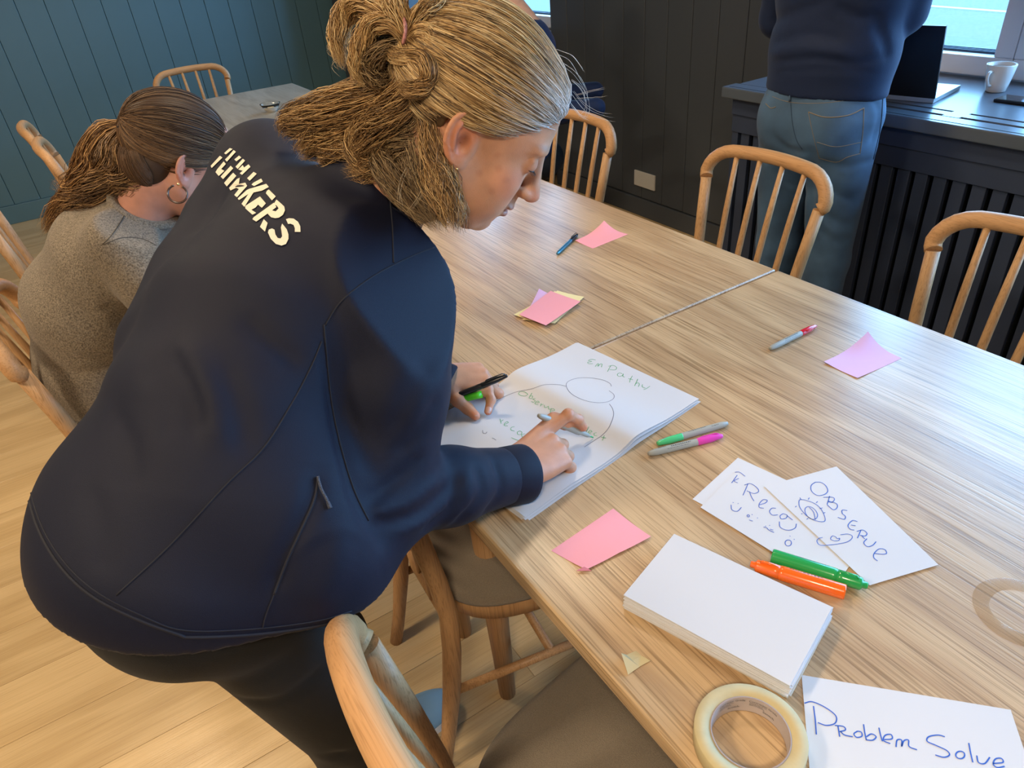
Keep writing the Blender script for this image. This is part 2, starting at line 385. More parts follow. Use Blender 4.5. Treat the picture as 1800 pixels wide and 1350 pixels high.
# ------------------------------------------------------------------ chairs (origin: floor under seat centre, facing +x)
def make_chair():
    t = thing('dining_chair', 'x', 'chair', (0, 0, 0))
    # seat: rounded trapezoid cushion
    def outline(s, n=48):
        pts = []
        for k in range(n):
            a = 2*math.pi*k/n; c, q = math.cos(a), math.sin(a)
            e = .52; x = math.copysign(abs(c)**e, c)*.215; y = math.copysign(abs(q)**e, q)
            hw = .185+.05*(x+.215)/.43
            pts.append((x*s, y*hw*s))
        return pts
    def slab(levels, n=48):
        V = []; F = []
        for (s, z) in levels: V += [(p[0], p[1], z) for p in outline(s, n)]
        m = len(levels)
        F = [(i*n+k, i*n+(k+1) % n, (i+1)*n+(k+1) % n, (i+1)*n+k) for i in range(m-1) for k in range(n)]
        V.append((0, 0, levels[-1][1]+.002)); V.append((0, 0, levels[0][1]))
        F += [((m-1)*n+k, (m-1)*n+(k+1) % n, m*n) for k in range(n)]+[((k+1) % n, k, m*n+1) for k in range(n)]
        return MB().add(V, F)
    part('seat', slab([(.97, .432), (1.02, .437), (1.035, .449), (1.02, .461), (.96, .469), (.8, .474), (.5, .476), (.2, .477)]), M_['fabric'], t)
    part('seat_frame', slab([(.93, .385), (.97, .388), (.97, .432), (.9, .432)]), M_['chair'], t)
    Z = lambda s: (-.215-.0*s)
    def backx(z): return -.222-.12*max(0, (z-.46))-.10*max(0, (z-.46))**2
    for sy in (-1, 1):
        part('leg', MB().tube([(.185, sy*.185, .40), (.19, sy*.195, .2), (.195, sy*.205, 0)], [.019, .018, .013], 14), M_['chair'], t)
        pts = []; rr = []
        for z in (0, .1, .22, .34, .44, .54, .67, .795):
            y = .165+.034*max(0, (z-.44)/.355)+.012*(1-z/.44 if z < .44 else 0)
            x = backx(z) if z > .46 else -.222-.075*((.46-z)/.46)**1.6
            pts.append((x, sy*y, z)); rr.append((.0175, .0150) if z > .5 else ((.0185, .0185) if z > .2 else (.0155, .0155)))
        part('rear_leg', MB().tube(pts, rr, 14, flat=(1, 0, 0)), M_['chair'], t)
        part('stretcher', MB().tube([(-.246, sy*.172, .225), (.189, sy*.194, .225)], .0095, 10), M_['chair'], t)
    part('stretcher', MB().tube([(-.03, -.183, .225), (-.03, .183, .225)], .0095, 10), M_['chair'], t)
    part('back_rail', MB().tube([(-.222, -.16, .415), (-.235, 0, .415), (-.222, .16, .415)], [(.011, .022)]*3, 10, flat=(1, 0, 0)), M_['chair'], t)
    # bent top rail from joint to joint
    tp = []
    for k in range(41):
        u = -1+2*k/40; a = abs(u); sy = math.copysign(1, u)
        if a > .62:            # corner quarter
            q = (a-.62)/.38*1.25; 
            if q < 1: y = .125+.083*math.sin(q*math.pi/2); z = .806+.070*math.cos(q*math.pi/2)
            else: y = .208-.006*(q-1)*4; z = .806-.04*(q-1)
        else: y = .125*a/.62; z = .876+.004*(1-(a/.62)**2)
        z2 = z; x = backx(z2)-.028*(1-(y/.215)**2)-.003
        tp.append((x, sy*y, z2))
    rr = [(.0185, .0185)]*41
    tp[0] = (pts[-1][0], -pts[-1][1] if pts[-1][1] > 0 else pts[-1][1], .7955); tp[-1] = (pts[-1][0], abs(pts[-1][1]), .7955)
    part('top_rail', MB().tube(tp, rr, 16, flat=(1, 0, 0)), M_['rail'], t)
    for k in range(4):
        y = (-1.5+k)*.078; yb = (-1.5+k)*.066
        sp = []
        for z in (.42, .5, .6, .72, .872): 
            f = (z-.42)/.45; yy = yb+(y-yb)*f; sp.append((backx(z)-.026*f**.7*(1-(yy/.215)**2)+.004*0-(0.010 if z < .45 else 0), yy, z))
        part('spindle', MB().tube(sp, [(.0085, .0075), (.009, .009), (.0085, .010), (.0085, .0095), (.0075, .0075)], 10, flat=(1, 0, 0)), M_['chair'], t)
    return t
chair0 = make_chair()
def chair(x, y, deg, label, first=[True]):
    c = chair0 if first[0] else copy_tree(chair0); first[0] = False
    c.location = (x, y, 0); c.rotation_euler[2] = math.radians(deg); c['label'] = label; c['group'] = 'bentwood spindle chairs at the tables'
    return c
chair(.372, .38, 2, 'light oak chair in the foreground, its curved top rail beside the table corner')
chair(.535, .960, -8, 'oak chair under the bending woman\'s forearm with shadowed seat')
chair(1.32, 1.30, 180, 'oak chair across the table in front of the man in jeans')
chair(1.285, .575, 180, 'oak chair nearest the slatted radiator cabinet, cut by the right edge')
chair(1.27, 2.10, 182, 'oak chair behind the bending woman\'s face, by the charcoal wall')
chair(.05, 1.79, -3, 'oak chair the woman in the knitted sweater sits on')
chair(-.02, 2.98, 1, 'oak chair at the left edge behind the seated woman, spindles and seat showing')
chair(.20, 3.95, 0, 'oak chair left of the far table, its rail seen end on')
chair(.24, 3.475, 0, 'oak chair right behind the seated woman\'s ponytail, only the rail end showing')
chair(.80, 4.62, -90, 'grey looking chair at the head of the far table before the teal wall')
chair(1.38, 4.28, 180, 'oak chair at the right side of the far table, behind the messy hair bun')
# ------------------------------------------------------------------ sculpting: signed distance grid -> smooth mesh
def nrm(v): v = np.array(v, float); return v/np.linalg.norm(v)
class Sculpt:
    def __init__(s, lo, hi, res):
        s.lo = np.array(lo, float); s.res = res; s.n = np.ceil((np.array(hi, float)-s.lo)/res).astype(int)+1
        s.F = np.full(s.n, 1.0, np.float32)
    def _win(s, a, b, pad):
        i0 = np.clip(np.floor((np.minimum(a, b)-pad-s.lo)/s.res).astype(int), 0, s.n-1)
        i1 = np.clip(np.ceil((np.maximum(a, b)+pad-s.lo)/s.res).astype(int)+1, 1, s.n)
        if np.any(i1 <= i0): return None, None
        g = [(s.lo[k]+s.res*np.arange(i0[k], i1[k])).astype(np.float32) for k in range(3)]
        X, Y, Z = np.meshgrid(*g, indexing='ij', sparse=True)
        return tuple(slice(i0[k], i1[k]) for k in range(3)), (X, Y, Z)
    def _mix(s, w, d, k, op):
        A = s.F[w]
        if op == 'add':
            h = np.maximum(k-np.abs(A-d), 0)/max(k, 1e-6); s.F[w] = np.minimum(A, d)-h*h*k*.25
        elif op == 'sub':
            d = -d; h = np.maximum(k-np.abs(A-d), 0)/max(k, 1e-6); s.F[w] = np.maximum(A, d)+h*h*k*.25
    def cone(s, a, b, ra, rb, k=.02, op='add'):
        """round cone (capsule with two radii)"""
        a = np.array(a, float); b = np.array(b, float); R = max(ra, rb)
        w, G = s._win(a, b, R+max(k, .02)+3*s.res)
        if w is None: return s
        ab = b-a; L2 = max(float(ab @ ab), 1e-12)
        px, py, pz = G[0]-a[0], G[1]-a[1], G[2]-a[2]
        t = np.clip((px*ab[0]+py*ab[1]+pz*ab[2])/L2, 0, 1)
        d = np.sqrt((px-t*ab[0])**2+(py-t*ab[1])**2+(pz-t*ab[2])**2)-(ra+(rb-ra)*t)
        s._mix(w, d.astype(np.float32), k, op); return s
    def chain(s, pts, rs, k=.02, op='add'):
        for i in range(len(pts)-1): s.cone(pts[i], pts[i+1], rs[i], rs[i+1], k, op)
        return s
    def ell(s, c, r, R=None, k=.02, op='add'):
        """ellipsoid, R columns = its axes"""
        c = np.array(c, float); r = np.array(r, float); R = np.eye(3) if R is None else np.array(R, float)
        m = float(r.max()); w, G = s._win(c, c, m+max(k, .02)+2*s.res)
        if w is None: return s
        p = (G[0]-c[0], G[1]-c[1], G[2]-c[2]); q = [p[0]*R[0, i]+p[1]*R[1, i]+p[2]*R[2, i] for i in range(3)]
        k0 = np.sqrt(sum((q[i]/r[i])**2 for i in range(3)))+1e-6; k1 = np.sqrt(sum((q[i]/r[i]**2)**2 for i in range(3)))+1e-6
        s._mix(w, (k0*(k0-1)/k1).astype(np.float32), k, op); return s
    def loft(s, sts, k=.02):
        """sts: (centre, L dir, half L, half D) ; elliptical body, consecutive stations blended"""
        for i in range(len(sts)-1):
            (A, La, a0, b0), (B, Lb, a1, b1) = sts[i], sts[i+1]
            A = np.array(A, float); B = np.array(B, float); m = max(a0, a1)
            w, G = s._win(A, B, m+.03); ax = B-A; ln = np.linalg.norm(ax); ax = ax/ln
            Lm = nrm(np.array(La)+np.array(Lb)); Lm = nrm(Lm-ax*(Lm @ ax)); D = np.cross(ax, Lm)
            p = (G[0]-A[0], G[1]-A[1], G[2]-A[2]); h = p[0]*ax[0]+p[1]*ax[1]+p[2]*ax[2]; t = np.clip(h/ln, 0, 1)
            l = p[0]*Lm[0]+p[1]*Lm[1]+p[2]*Lm[2]; d = p[0]*D[0]+p[1]*D[1]+p[2]*D[2]; e = h-t*ln
            aa = a0+(a1-a0)*t; bb = b0+(b1-b0)*t; c = np.minimum(aa, bb)*.8
            k0 = np.sqrt((l/aa)**2+(d/bb)**2+(e/c)**2)+1e-6; k1 = np.sqrt((l/aa**2)**2+(d/bb**2)**2+(e/c**2)**2)+1e-6
            s._mix(w, (k0*(k0-1)/k1).astype(np.float32), k, 'add')
        return s
    def plane(s, p, n, k=.004):
        """keep only the side the normal points away from"""
        G = np.meshgrid(*[(s.lo[i]+s.res*np.arange(s.n[i])).astype(np.float32) for i in range(3)], indexing='ij', sparse=True)
        n = nrm(n); d = (G[0]-p[0])*n[0]+(G[1]-p[1])*n[1]+(G[2]-p[2])*n[2]
        h = np.maximum(k-np.abs(s.F-d), 0)/k; s.F = (np.maximum(s.F, d)+h*h*k*.25).astype(np.float32); return s
    def groove(s, pts, r, amp):
        """soft crease (amp > 0) or ridge (amp < 0) along a polyline; r number or list"""
        P = np.array(pts, float)
        rm = r
        for a, b in [(P.min(0), P.max(0))]:
            w, G = s._win(a, b, 3*r)
            if w is None: return s
            best = None; 
            for i in range(len(P)-1):
                ab = P[i+1]-P[i]; L2 = max(float(ab @ ab), 1e-12); p = (G[0]-P[i][0], G[1]-P[i][1], G[2]-P[i][2])
                t = np.clip((p[0]*ab[0]+p[1]*ab[1]+p[2]*ab[2])/L2, 0, 1)
                d = (p[0]-t*ab[0])**2+(p[1]-t*ab[1])**2+(p[2]-t*ab[2])**2
                u = (i+t)/(len(P)-1); e = np.exp(-d/(r*r))*np.clip(np.sin(np.pi*np.clip(u*.94+.03, 0, 1))*2.2, 0, 1)
                best = e if best is None else np.maximum(best, e)
            s.F[w] += (amp*best).astype(np.float32)
        return s
    def mesh(s):
        """surface nets"""
        F = s.F; n = F.shape; S = F < 0
        c = sum(S[i:n[0]-1+i, j:n[1]-1+j, k:n[2]-1+k].astype(np.int8) for i in (0, 1) for j in (0, 1) for k in (0, 1))
        act = (c > 0) & (c < 8); idx = -np.ones(act.shape, np.int64); ii = np.argwhere(act); idx[act] = np.arange(len(ii))
        acc = np.zeros((len(ii), 3)); cnt = np.zeros(len(ii))
        cor = [(i, j, k) for i in (0, 1) for j in (0, 1) for k in (0, 1)]
        val = {q: F[ii[:, 0]+q[0], ii[:, 1]+q[1], ii[:, 2]+q[2]].astype(float) for q in cor}
        for q in cor:
            for ax in range(3):
                if q[ax]: continue
                q2 = list(q); q2[ax] = 1; q2 = tuple(q2); a, b = val[q], val[q2]; m = (a < 0) != (b < 0)
                t = np.where(m, a/(a-b+1e-20), 0); p = np.zeros((len(ii), 3)); p += q; p[:, ax] += t
                acc += p*m[:, None]; cnt += m
        V = s.lo+s.res*(ii+acc/np.maximum(cnt, 1)[:, None]); Fs = []
        for ax in range(3):
            b, c_ = [(1, 2), (2, 0), (0, 1)][ax]
            sl0 = [slice(None)]*3; sl1 = [slice(None)]*3; sl0[ax] = slice(0, n[ax]-1); sl1[ax] = slice(1, n[ax])
            A, B = S[tuple(sl0)], S[tuple(sl1)]
            for m, flip in ((A & ~B, False), (~A & B, True)):
                e = np.argwhere(m); e = e[(e[:, b] > 0) & (e[:, c_] > 0) & (e[:, b] < n[b]-1) & (e[:, c_] < n[c_]-1)]
                if not len(e): continue
                def g(db, dc): f = e.copy(); f[:, b] += db; f[:, c_] += dc; return idx[f[:, 0], f[:, 1], f[:, 2]]
                q = np.stack([g(-1, -1), g(0, -1), g(0, 0), g(-1, 0)], 1); q = q[:, ::-1] if flip else q
                Fs.append(q[(q >= 0).all(1)])
        return V, np.vstack(Fs)
def relax(V, F, it=2, lam=.5):
    E = np.vstack([F[:, [0, 1]], F[:, [1, 2]], F[:, [2, 3]], F[:, [3, 0]]]); E = np.vstack([E, E[:, ::-1]])
    d = np.bincount(E[:, 0], minlength=len(V)).astype(float)
    for _ in range(it):
        for l in (lam, -lam*1.03):
            A = np.stack([np.bincount(E[:, 0], V[E[:, 1], k], minlength=len(V)) for k in range(3)], 1)/np.maximum(d, 1)[:, None]
            V = V+l*(A-V)
    return V
def np_mesh(name, V, F, m, col=None):
    me = bpy.data.meshes.new(name); me.vertices.add(len(V)); me.vertices.foreach_set('co', V.astype(np.float32).ravel())
    k = F.shape[1]; me.loops.add(F.size); me.loops.foreach_set('vertex_index', F.astype(np.int32).ravel())
    me.polygons.add(len(F)); me.polygons.foreach_set('loop_start', np.arange(0, F.size, k, dtype=np.int32))
    me.polygons.foreach_set('use_smooth', np.ones(len(F), bool))
    me.update(calc_edges=True); me.materials.append(m)
    if col is not None:
        a = me.color_attributes.new('Col', 'FLOAT_COLOR', 'POINT'); a.data.foreach_set('color', np.c_[col, np.ones(len(col))].astype(np.float32).ravel())
    me.validate(); return me
def bvh(V, F): return BVHTree.FromPolygons([tuple(p) for p in V], [tuple(int(i) for i in f) for f in F])
def cast(tree, x, y, lift=0.0):
    """first point of a modelled surface seen at a photo pixel"""
    d = ray(x, y); h = tree.ray_cast(Vector(CAM), Vector(nrm(d)))
    if h[0] is None: return None
    n = np.array(h[1]); n = n if n @ d < 0 else -n
    return np.array(h[0])+n*lift
def castline(tree, P, lift=0.0, n=30):
    return np.array([q for q in (cast(tree, x, y, lift) for x, y in spline(P, n)) if q is not None])
def dense(P, n=12): return spline(P, n)
def vcol(name, rough=.5, bump=0, bscale=300, sss=0, sheen=0, noisev=0, nscale=60, spec=.5):
    m, t, b = nt(name); N = t.nodes; L = t.links
    a = N.new('ShaderNodeAttribute'); a.attribute_name = 'Col'; out = a.outputs['Color']
    tc = N.new('ShaderNodeTexCoord')
    if noisev:
        n = N.new('ShaderNodeTexNoise'); n.inputs['Scale'].default_value = nscale; n.inputs['Detail'].default_value = 4; L.new(tc.outputs['Object'], n.inputs['Vector'])
        mr = N.new('ShaderNodeMapRange'); mr.inputs[1].default_value = .3; mr.inputs[2].default_value = .7; mr.inputs[3].default_value = 1-noisev; mr.inputs[4].default_value = 1+noisev
        L.new(n.outputs['Fac'], mr.inputs[0]); sc = N.new('ShaderNodeVectorMath'); sc.operation = 'SCALE'
        L.new(out, sc.inputs[0]); L.new(mr.outputs[0], sc.inputs['Scale']); out = sc.outputs[0]
    L.new(out, b.inputs['Base Color']); b.inputs['Roughness'].default_value = rough; b.inputs['Specular IOR Level'].default_value = spec
    if sss: b.inputs['Subsurface Weight'].default_value = sss; b.inputs['Subsurface Radius'].default_value = (.012, .005, .003); b.inputs['Subsurface Scale'].default_value = 1
    if sheen: b.inputs['Sheen Weight'].default_value = sheen
    if bump:
        n = N.new('ShaderNodeTexNoise'); n.inputs['Scale'].default_value = bscale; n.inputs['Detail'].default_value = 4; L.new(tc.outputs['Object'], n.inputs['Vector'])
        bp = N.new('ShaderNodeBump'); bp.inputs['Strength'].default_value = bump; bp.inputs['Distance'].default_value = .001
        L.new(n.outputs['Fac'], bp.inputs['Height']); L.new(bp.outputs[0], b.inputs['Normal'])
    return m
M_['skin'] = vcol('skin', .48, bump=.25, bscale=700, sss=.12, noisev=.08, nscale=45)
M_['jacket'] = mat('navy softshell jacket', (.0048, .0066, .0200), .65, bump=.25, bscale=1400, sheen=.03, spec=.24)
M_['seam'] = mat('jacket seam', (.006, .007, .016), .8)
M_['trouser'] = mat('black trousers', (.011, .0115, .012), .8, bump=.3, bscale=900, sheen=.03, spec=.25)
M_['print'] = mat('cream jacket print', (.80, .74, .60), .6)
# ------------------------------------------------------------------ hair strands and hands
def strands(name, P, rad, col, m):
    """P (N, m, 3) centre lines, rad (N,), col (N, m, 3) -> thin three-sided tapered strands in one mesh"""
    N, k, _ = P.shape; T = np.gradient(P, axis=1); T /= np.linalg.norm(T, axis=2, keepdims=True)+1e-12
    ref = np.array((.31, .52, .79)); u = ref-T*(T @ ref)[..., None]; u /= np.linalg.norm(u, axis=2, keepdims=True)+1e-9; w = np.cross(T, u)
    s = np.linspace(0, 1, k); prof = np.clip(np.minimum((s+.06)*8, (1.03-s)*4), .12, 1)
    V = np.stack([P+(u*math.cos(a)+w*math.sin(a))*(rad[:, None]*prof[None])[..., None] for a in (0, 2.094, 4.189)], 2)   # N,k,3,3
    i = np.arange(N)[:, None, None]*k*3; j = np.arange(k-1)[None, :, None]*3; q = np.arange(3)[None, None, :]
    a = i+j+q; b = i+j+(q+1) % 3; F = np.stack([a, b, b+3, a+3], -1).reshape(-1, 4)
    C = np.repeat(col[:, :, None, :], 3, 2).reshape(-1, 3)
    return V.reshape(-1, 3), F, C
def lock(guide, n, r0, r1, wav=.002, seg=16, thick=.00046, cols=((.42, .27, .12), (.60, .47, .30), (.22, .13, .06)), sc=1.0, frizz=.0008, lenj=.15, curl=0):
    """a lock of n strands along a guide; discs of radius r0 -> r1 (list allowed)"""
    G = spline(guide, 40); 
    rr = np.interp(np.linspace(0, 1, 40), np.linspace(0, 1, len(r0)) if hasattr(r0, '__len__') else [0, 1], r0 if hasattr(r0, '__len__') else [r0, r1])
    T = np.gradient(G, axis=0); T /= np.linalg.norm(T, axis=1)[:, None]+1e-9
    ref = np.array((.2, -.5, .84)); u = ref-T*(T @ ref)[:, None]; u /= np.linalg.norm(u, axis=1)[:, None]; w = np.cross(T, u)
    Ps = []; Cs = []; n = int(n*1.5)
    s = np.linspace(0, 1, seg)
    for i in range(n):
        th = RNG.uniform(0, 6.283); q = math.sqrt(RNG.uniform(0, 1)); e = 1-RNG.uniform(0, lenj); b = RNG.uniform(0, .06)
        x = np.clip(b+s*(e-b), 0, 1)*39; i0 = np.minimum(x.astype(int), 38); f = (x-i0)[:, None]
        c = G[i0]*(1-f)+G[i0+1]*f; uu = u[i0]; ww = w[i0]; R_ = np.interp(x, np.arange(40), rr)[:, None]
        th2 = th+RNG.normal(0, .5)*s[:, None]+curl*s[:, None]
        p = c+uu*(R_*q*np.cos(th2))+ww*(R_*q*np.sin(th2))
        ph = RNG.uniform(0, 6.283, 3); fr = RNG.uniform(1, 3, 3)
        p += (np.sin(s[:, None]*fr*6.283+ph)*wav*(.2+s[:, None]))
        p += RNG.normal(0, frizz, (seg, 3))*s[:, None]
        Ps.append(p); k = RNG.choice(len(cols), p=[.5]+[.5/(len(cols)-1)]*(len(cols)-1)); cc = np.array(cols[k])*RNG.uniform(.75, 1.2)
        Cs.append(np.tile(cc, (seg, 1)))
    return np.array(Ps), np.full(n, thick)*RNG.uniform(.7, 1.3, n), np.array(Cs)
M_['hair'] = vcol('hair', .42, spec=.5)
def rotax(v, ax, a):
    ax = nrm(ax); v = np.array(v, float); return v*math.cos(a)+np.cross(ax, v)*math.sin(a)+ax*(ax @ v)*(1-math.cos(a))
def hand(sc, Wp, f, n, side, curls, thumb, s=1.0, spread=1.0, explicit={}):
    """five separate fingers on a palm. f forward, n dorsal normal, side = unit vector towards the thumb"""
    f = nrm(f); n = nrm(np.array(n)-f*(np.array(n) @ f)); l = np.cross(n, f); l = l if l @ np.array(side) > 0 else -l
    Wp = np.array(Wp, float); G = lambda a, b, c: Wp+(f*a+l*b+n*c)*s
    base = [(.086, .027, 0), (.090, .006, .003), (.086, -.015, .001), (.078, -.034, -.004)]
    ph = [(.042, .025, .020), (.046, .028, .021), (.042, .026, .020), (.033, .020, .018)]; r0 = [.0092, .0094, .0088, .0078]
    sc.chain([G(-.05, 0, 0), G(0, 0, 0)], [.024*s, .0245*s], .02)
    for i, b in enumerate(base):
        sc.cone(G(.002, b[1]*.55, 0), G(*b), .0165*s, .0112*s, .012)
    sc.ell(G(.045, -.002, -.005), np.array((.045, .036, .014))*s, np.stack([f, l, n], 1), .012)
    tips = []
    for i, b in enumerate(base):
        if i in explicit:
            P = [G(*b)]+[np.array(q, float) for q in explicit[i]]
        else:
            d = nrm(f+l*(b[1]*2.2*spread)); P = [G(*b)]
            for j, L_ in enumerate(ph[i]):
                d = rotax(d, l, 0); d = nrm(d*math.cos(curls[i][j])-n*math.sin(curls[i][j])) if j == 0 else d2*math.cos(curls[i][j])+np.cross(ax, d2)*math.sin(curls[i][j])
                if j == 0: ax = nrm(np.cross(d, nrm(f)*0+n)); ax = ax if np.cross(ax, d) @ n < 0 else -ax
                d2 = d; P.append(P[-1]+d*L_*s)
        rs = [r0[i]*s*k for k in (1.12, 1.0, .90, .80)]
        sc.chain(P, rs, .0035)
        for j in (1, 2): sc.ell(P[j], np.array((1, 1, 1))*rs[j]*1.07, None, .004)
        tips.append((P[-1], nrm(P[-1]-P[-2])))
    tb = G(.022, .024, -.006); P = [tb]+[np.array(q, float) for q in thumb]
    sc.cone(G(.0, .012, -.003), tb, .017*s, .0165*s, .012)
    sc.chain(P, [.0165*s, .0125*s, .0108*s, .0088*s][:len(P)], .006)
    tips.append((P[-1], nrm(P[-1]-P[-2])))
    return tips
# ------------------------------------------------------------------ the bending woman
SKIN = np.array((.60, .30, .175))
def head_sculpt(sc, R, T, s=1.0, res_k=1.0):
    """full head with face, ears and neck stump; local x forward, y left, z up"""
    R = np.array(R); T = np.array(T)
    def w(p): return T+R @ (np.array(p, float)*s)
    def E(c, r, k=.01, op='add', rot=None):
        RR = R if rot is None else R @ np.array(rot); sc.ell(w(c), np.array(r)*s, RR, k*s, op)
    def Cn(a, b, ra, rb, k=.006, op='add'): sc.cone(w(a), w(b), ra*s, rb*s, k*s, op)
    E((-.018, 0, .038), (.097, .076, .081), .01)
    E((.030, 0, .030), (.062, .066, .074), .02)
    E((.022, 0, -.040), (.066, .058, .070), .03)         # face block
    Cn((-.005, -.052, -.045), (.050, -.030, -.100), .017, .014, .03); Cn((-.005, .052, -.045), (.050, .030, -.100), .017, .014, .03)
    E((.068, 0, -.102), (.017, .021, .016), .022)         # chin
    E((.062, 0, -.072), (.026, .034, .026), .02)          # muzzle
    for q in (-1, 1):
        E((.058, q*.040, -.032), (.022, .018, .019), .022)  # cheek
        E((.050, q*.036, -.060), (.028, .022, .026), .022)
        E((.0755, q*.027, .0215), (.0155, .024, .0085), .014)  # brow
    for q in (-1, 1):
        E((.0935, q*.031, .000), (.0145, .017, .0105), .014, 'sub')  # socket
        E((.0755, q*.0315, .0005), (.0138, .0170, .0128), .005)   # lid ball
        Cn((.0835, q*.020, -.008), (.079, q*.044, -.0075), .0022, .0018, .003)   # lower lid edge
        Cn((.083, q*.018, .0095), (.078, q*.046, .0085), .0026, .0022, .006)
    Cn((.088, 0, .012), (.106, 0, -.028), .0085, .0088, .010)    # nose bridge
    E((.1125, 0, -.0385), (.0100, .0095, .0085), .008)
    Cn((.104, 0, -.030), (.108, 0, -.040), .010, .0085, .008)
    for q in (-1, 1):
        E((.099, q*.0115, -.040), (.0105, .0062, .0068), .006)
        E((.105, q*.0055, -.0465), (.005, .0028, .003), .002, 'sub')
    E((.088, 0, -.056), (.010, .014, .010), .010)
    E((.0925, 0, -.0645), (.0080, .0205, .0052), .005)           # upper lip
    E((.0895, 0, -.0765), (.0085, .0180, .0058), .005)           # lower lip
    Cn((.101, -.016, -.0705), (.101, .016, -.0705), .0014, .0014, .002, 'sub')
    E((.094, 0, -.0705), (.006, .021, .0012), .003, 'sub')
    E((.087, 0, -.0895), (.007, .014, .005), .008, 'sub')
    for (zz_, am) in ((.036, .0009), (.044, .0008), (.052, .0007)):      # forehead lines
        sc.groove([w((.088-.35*(zz_-.036)-2.2*y*y*8, y, zz_+.004*math.sin(y*90))) for y in np.linspace(-.045, .045, 9)], .0028*s, am*s)
    for q in (-1, 1): Cn((.092, q*.016, -.046), (.080, q*.031, -.068), .0012, .001, .008, 'sub')  # smile fold
    # ears
    for q in (-1, 1):
        a = math.radians(-20); rr = np.array([[math.cos(a), 0, math.sin(a)], [0, 1, 0], [-math.sin(a), 0, math.cos(a)]])
        b = math.radians(-q*22); rz = np.array([[math.cos(b), -math.sin(b), 0], [math.sin(b), math.cos(b), 0], [0, 0, 1]])
        ro = rz @ rr; c = np.array((-.013, q*.0765, -.008))
        E(c, (.0215, .0050, .0325), .006, 'add', ro)
        E(c+np.array((.001, q*.005, .003)), (.0140, .0042, .0250), .003, 'sub', ro)
        pts = [c+ro @ np.array((.0195*math.cos(t)*(1 if math.sin(t) > -.2 else .8), q*.0022, .0305*math.sin(t))) for t in np.linspace(.55, 4.45, 14)]
        for i in range(13): Cn(pts[i], pts[i+1], .0028, .0028, .002)
        pts = [c+ro @ np.array((.009*math.cos(t)-.001, q*.0030, .0015+.018*math.sin(t))) for t in np.linspace(1.9, 4.2, 8)]
        for i in range(7): Cn(pts[i], pts[i+1], .0022, .0022, .003)
        E(c+np.array((.004, q*.002, -.008)), (.0065, .006, .009), .002, 'sub', ro)
        E(c+ro @ np.array((.003, q*.004, -.006)), (.0075, .0060, .0115), .003, 'sub', ro)
        E(c+ro @ np.array((.002, q*.001, -.0300)), (.0090, .0042, .0090), .004, 'add', ro)
    return w
def skin_colour(V, R, T, s, base, lip=(.42, .13, .11), hair=None, brow=(.20, .13, .09)):
    L = ((V-np.array(T)) @ np.array(R))/s; C = np.tile(np.array(base, float), (len(V), 1))
    def spot(c, r, col, a):
        d = np.sqrt((((L-np.array(c))/np.array(r))**2).sum(1)); f = (a*np.clip(1.35-d, 0, .7)/.7)[:, None]; C[:] = C*(1-f)+np.array(col)*f
    for q in (-1, 1):
        spot((.070, q*.045, -.032), (.03, .022, .022), np.array(base)*(1.08, .80, .78), .6)
        spot((.090, q*.031, .0005), (.02, .018, .011), np.array(base)*(.86, .68, .72), .6)
        spot((.079, q*.030, .0275), (.02, .024, .0042), brow, .45)
        spot((-.01, q*.082, -.004), (.022, .012, .033), np.array(base)*(1.12, .78, .72), .7); spot((-.010, q*.078, -.010), (.007, .012, .010), np.array(base)*(.45, .30, .28), .7)  # second spot paints the shade of the ear hollow into the skin
        spot((.086, q*.031, -.0045), (.008, .0145, .0014), (.05, .03, .03), .8); spot((.083, q*.031, .0125), (.012, .016, .0018), np.array(base)*(.62, .45, .42), .6)
        spot((.0845, q*.033, -.0075), (.007, .0135, .0012), (.05, .03, .03), .6)
    spot((.112, 0, -.038), (.014, .014, .012), np.array(base)*(1.1, .74, .74), .6)
    spot((.097, 0, -.0655), (.010, .021, .0045), lip, .85); spot((.093, 0, -.076), (.010, .018, .0048), lip, .85)
    spot((.096, 0, -.0705), (.008, .020, .001), (.12, .03, .03), .8)
    for (a, b, c) in ((.045, -.064, -.018), (.060, -.058, -.026), (.028, -.066, -.035), (.052, -.060, -.046), (.035, -.068, -.005)):
        spot((a, b, c), (.0045, .008, .0045), np.array(base)*(.78, .62, .55), .35)
    return C
def finger(sc, pts, rs, k=.004):
    sc.chain(pts, rs, k)

wR = [[0.6856357409769007, 0.5031741482081777, 0.5260412600452562], [-0.39284862584915176, 0.8641381164097788, -0.31453977957669993], [-0.6128405892754558, 0.0090051286880512, 0.7901552504374018]]
wT = [0.4394912431550475, 0.8003128694814943, 1.2897275943988409]
woman = thing('person', 'woman in navy printed jacket with messy blond bun, bending over the table to write', 'person', (0.0, .82, 0))
WO = np.array((0.0, .82, 0))
def wpart(name, V, F, m, col=None, parent=None, label=None):
    o = bpy.data.objects.new(name, np_mesh(name, V-WO, F, m, col)); link(o, parent or woman)
    if label: o['label'] = label
    return o
# joints
SR = dp(700, 492, .875); ER = dp(682, 872, .91); WR = dp(905, 835, 1.065)
SL = dp(478, 318, 1.13); EL = dp(600, 600, 1.28); WL = dp(772, 678, 1.29)
PEL = np.array((-.035, .79, .90)); CH = (SR+SL)/2+np.array((-.035, -.02, -.035))
LAT0 = nrm((.10, 1, 0)); LAT1 = nrm(SL-SR)
C7 = dp(668, 335, .97)
NECKTOP = np.array(wT)+np.array(wR) @ np.array((-.035, 0, -.045))
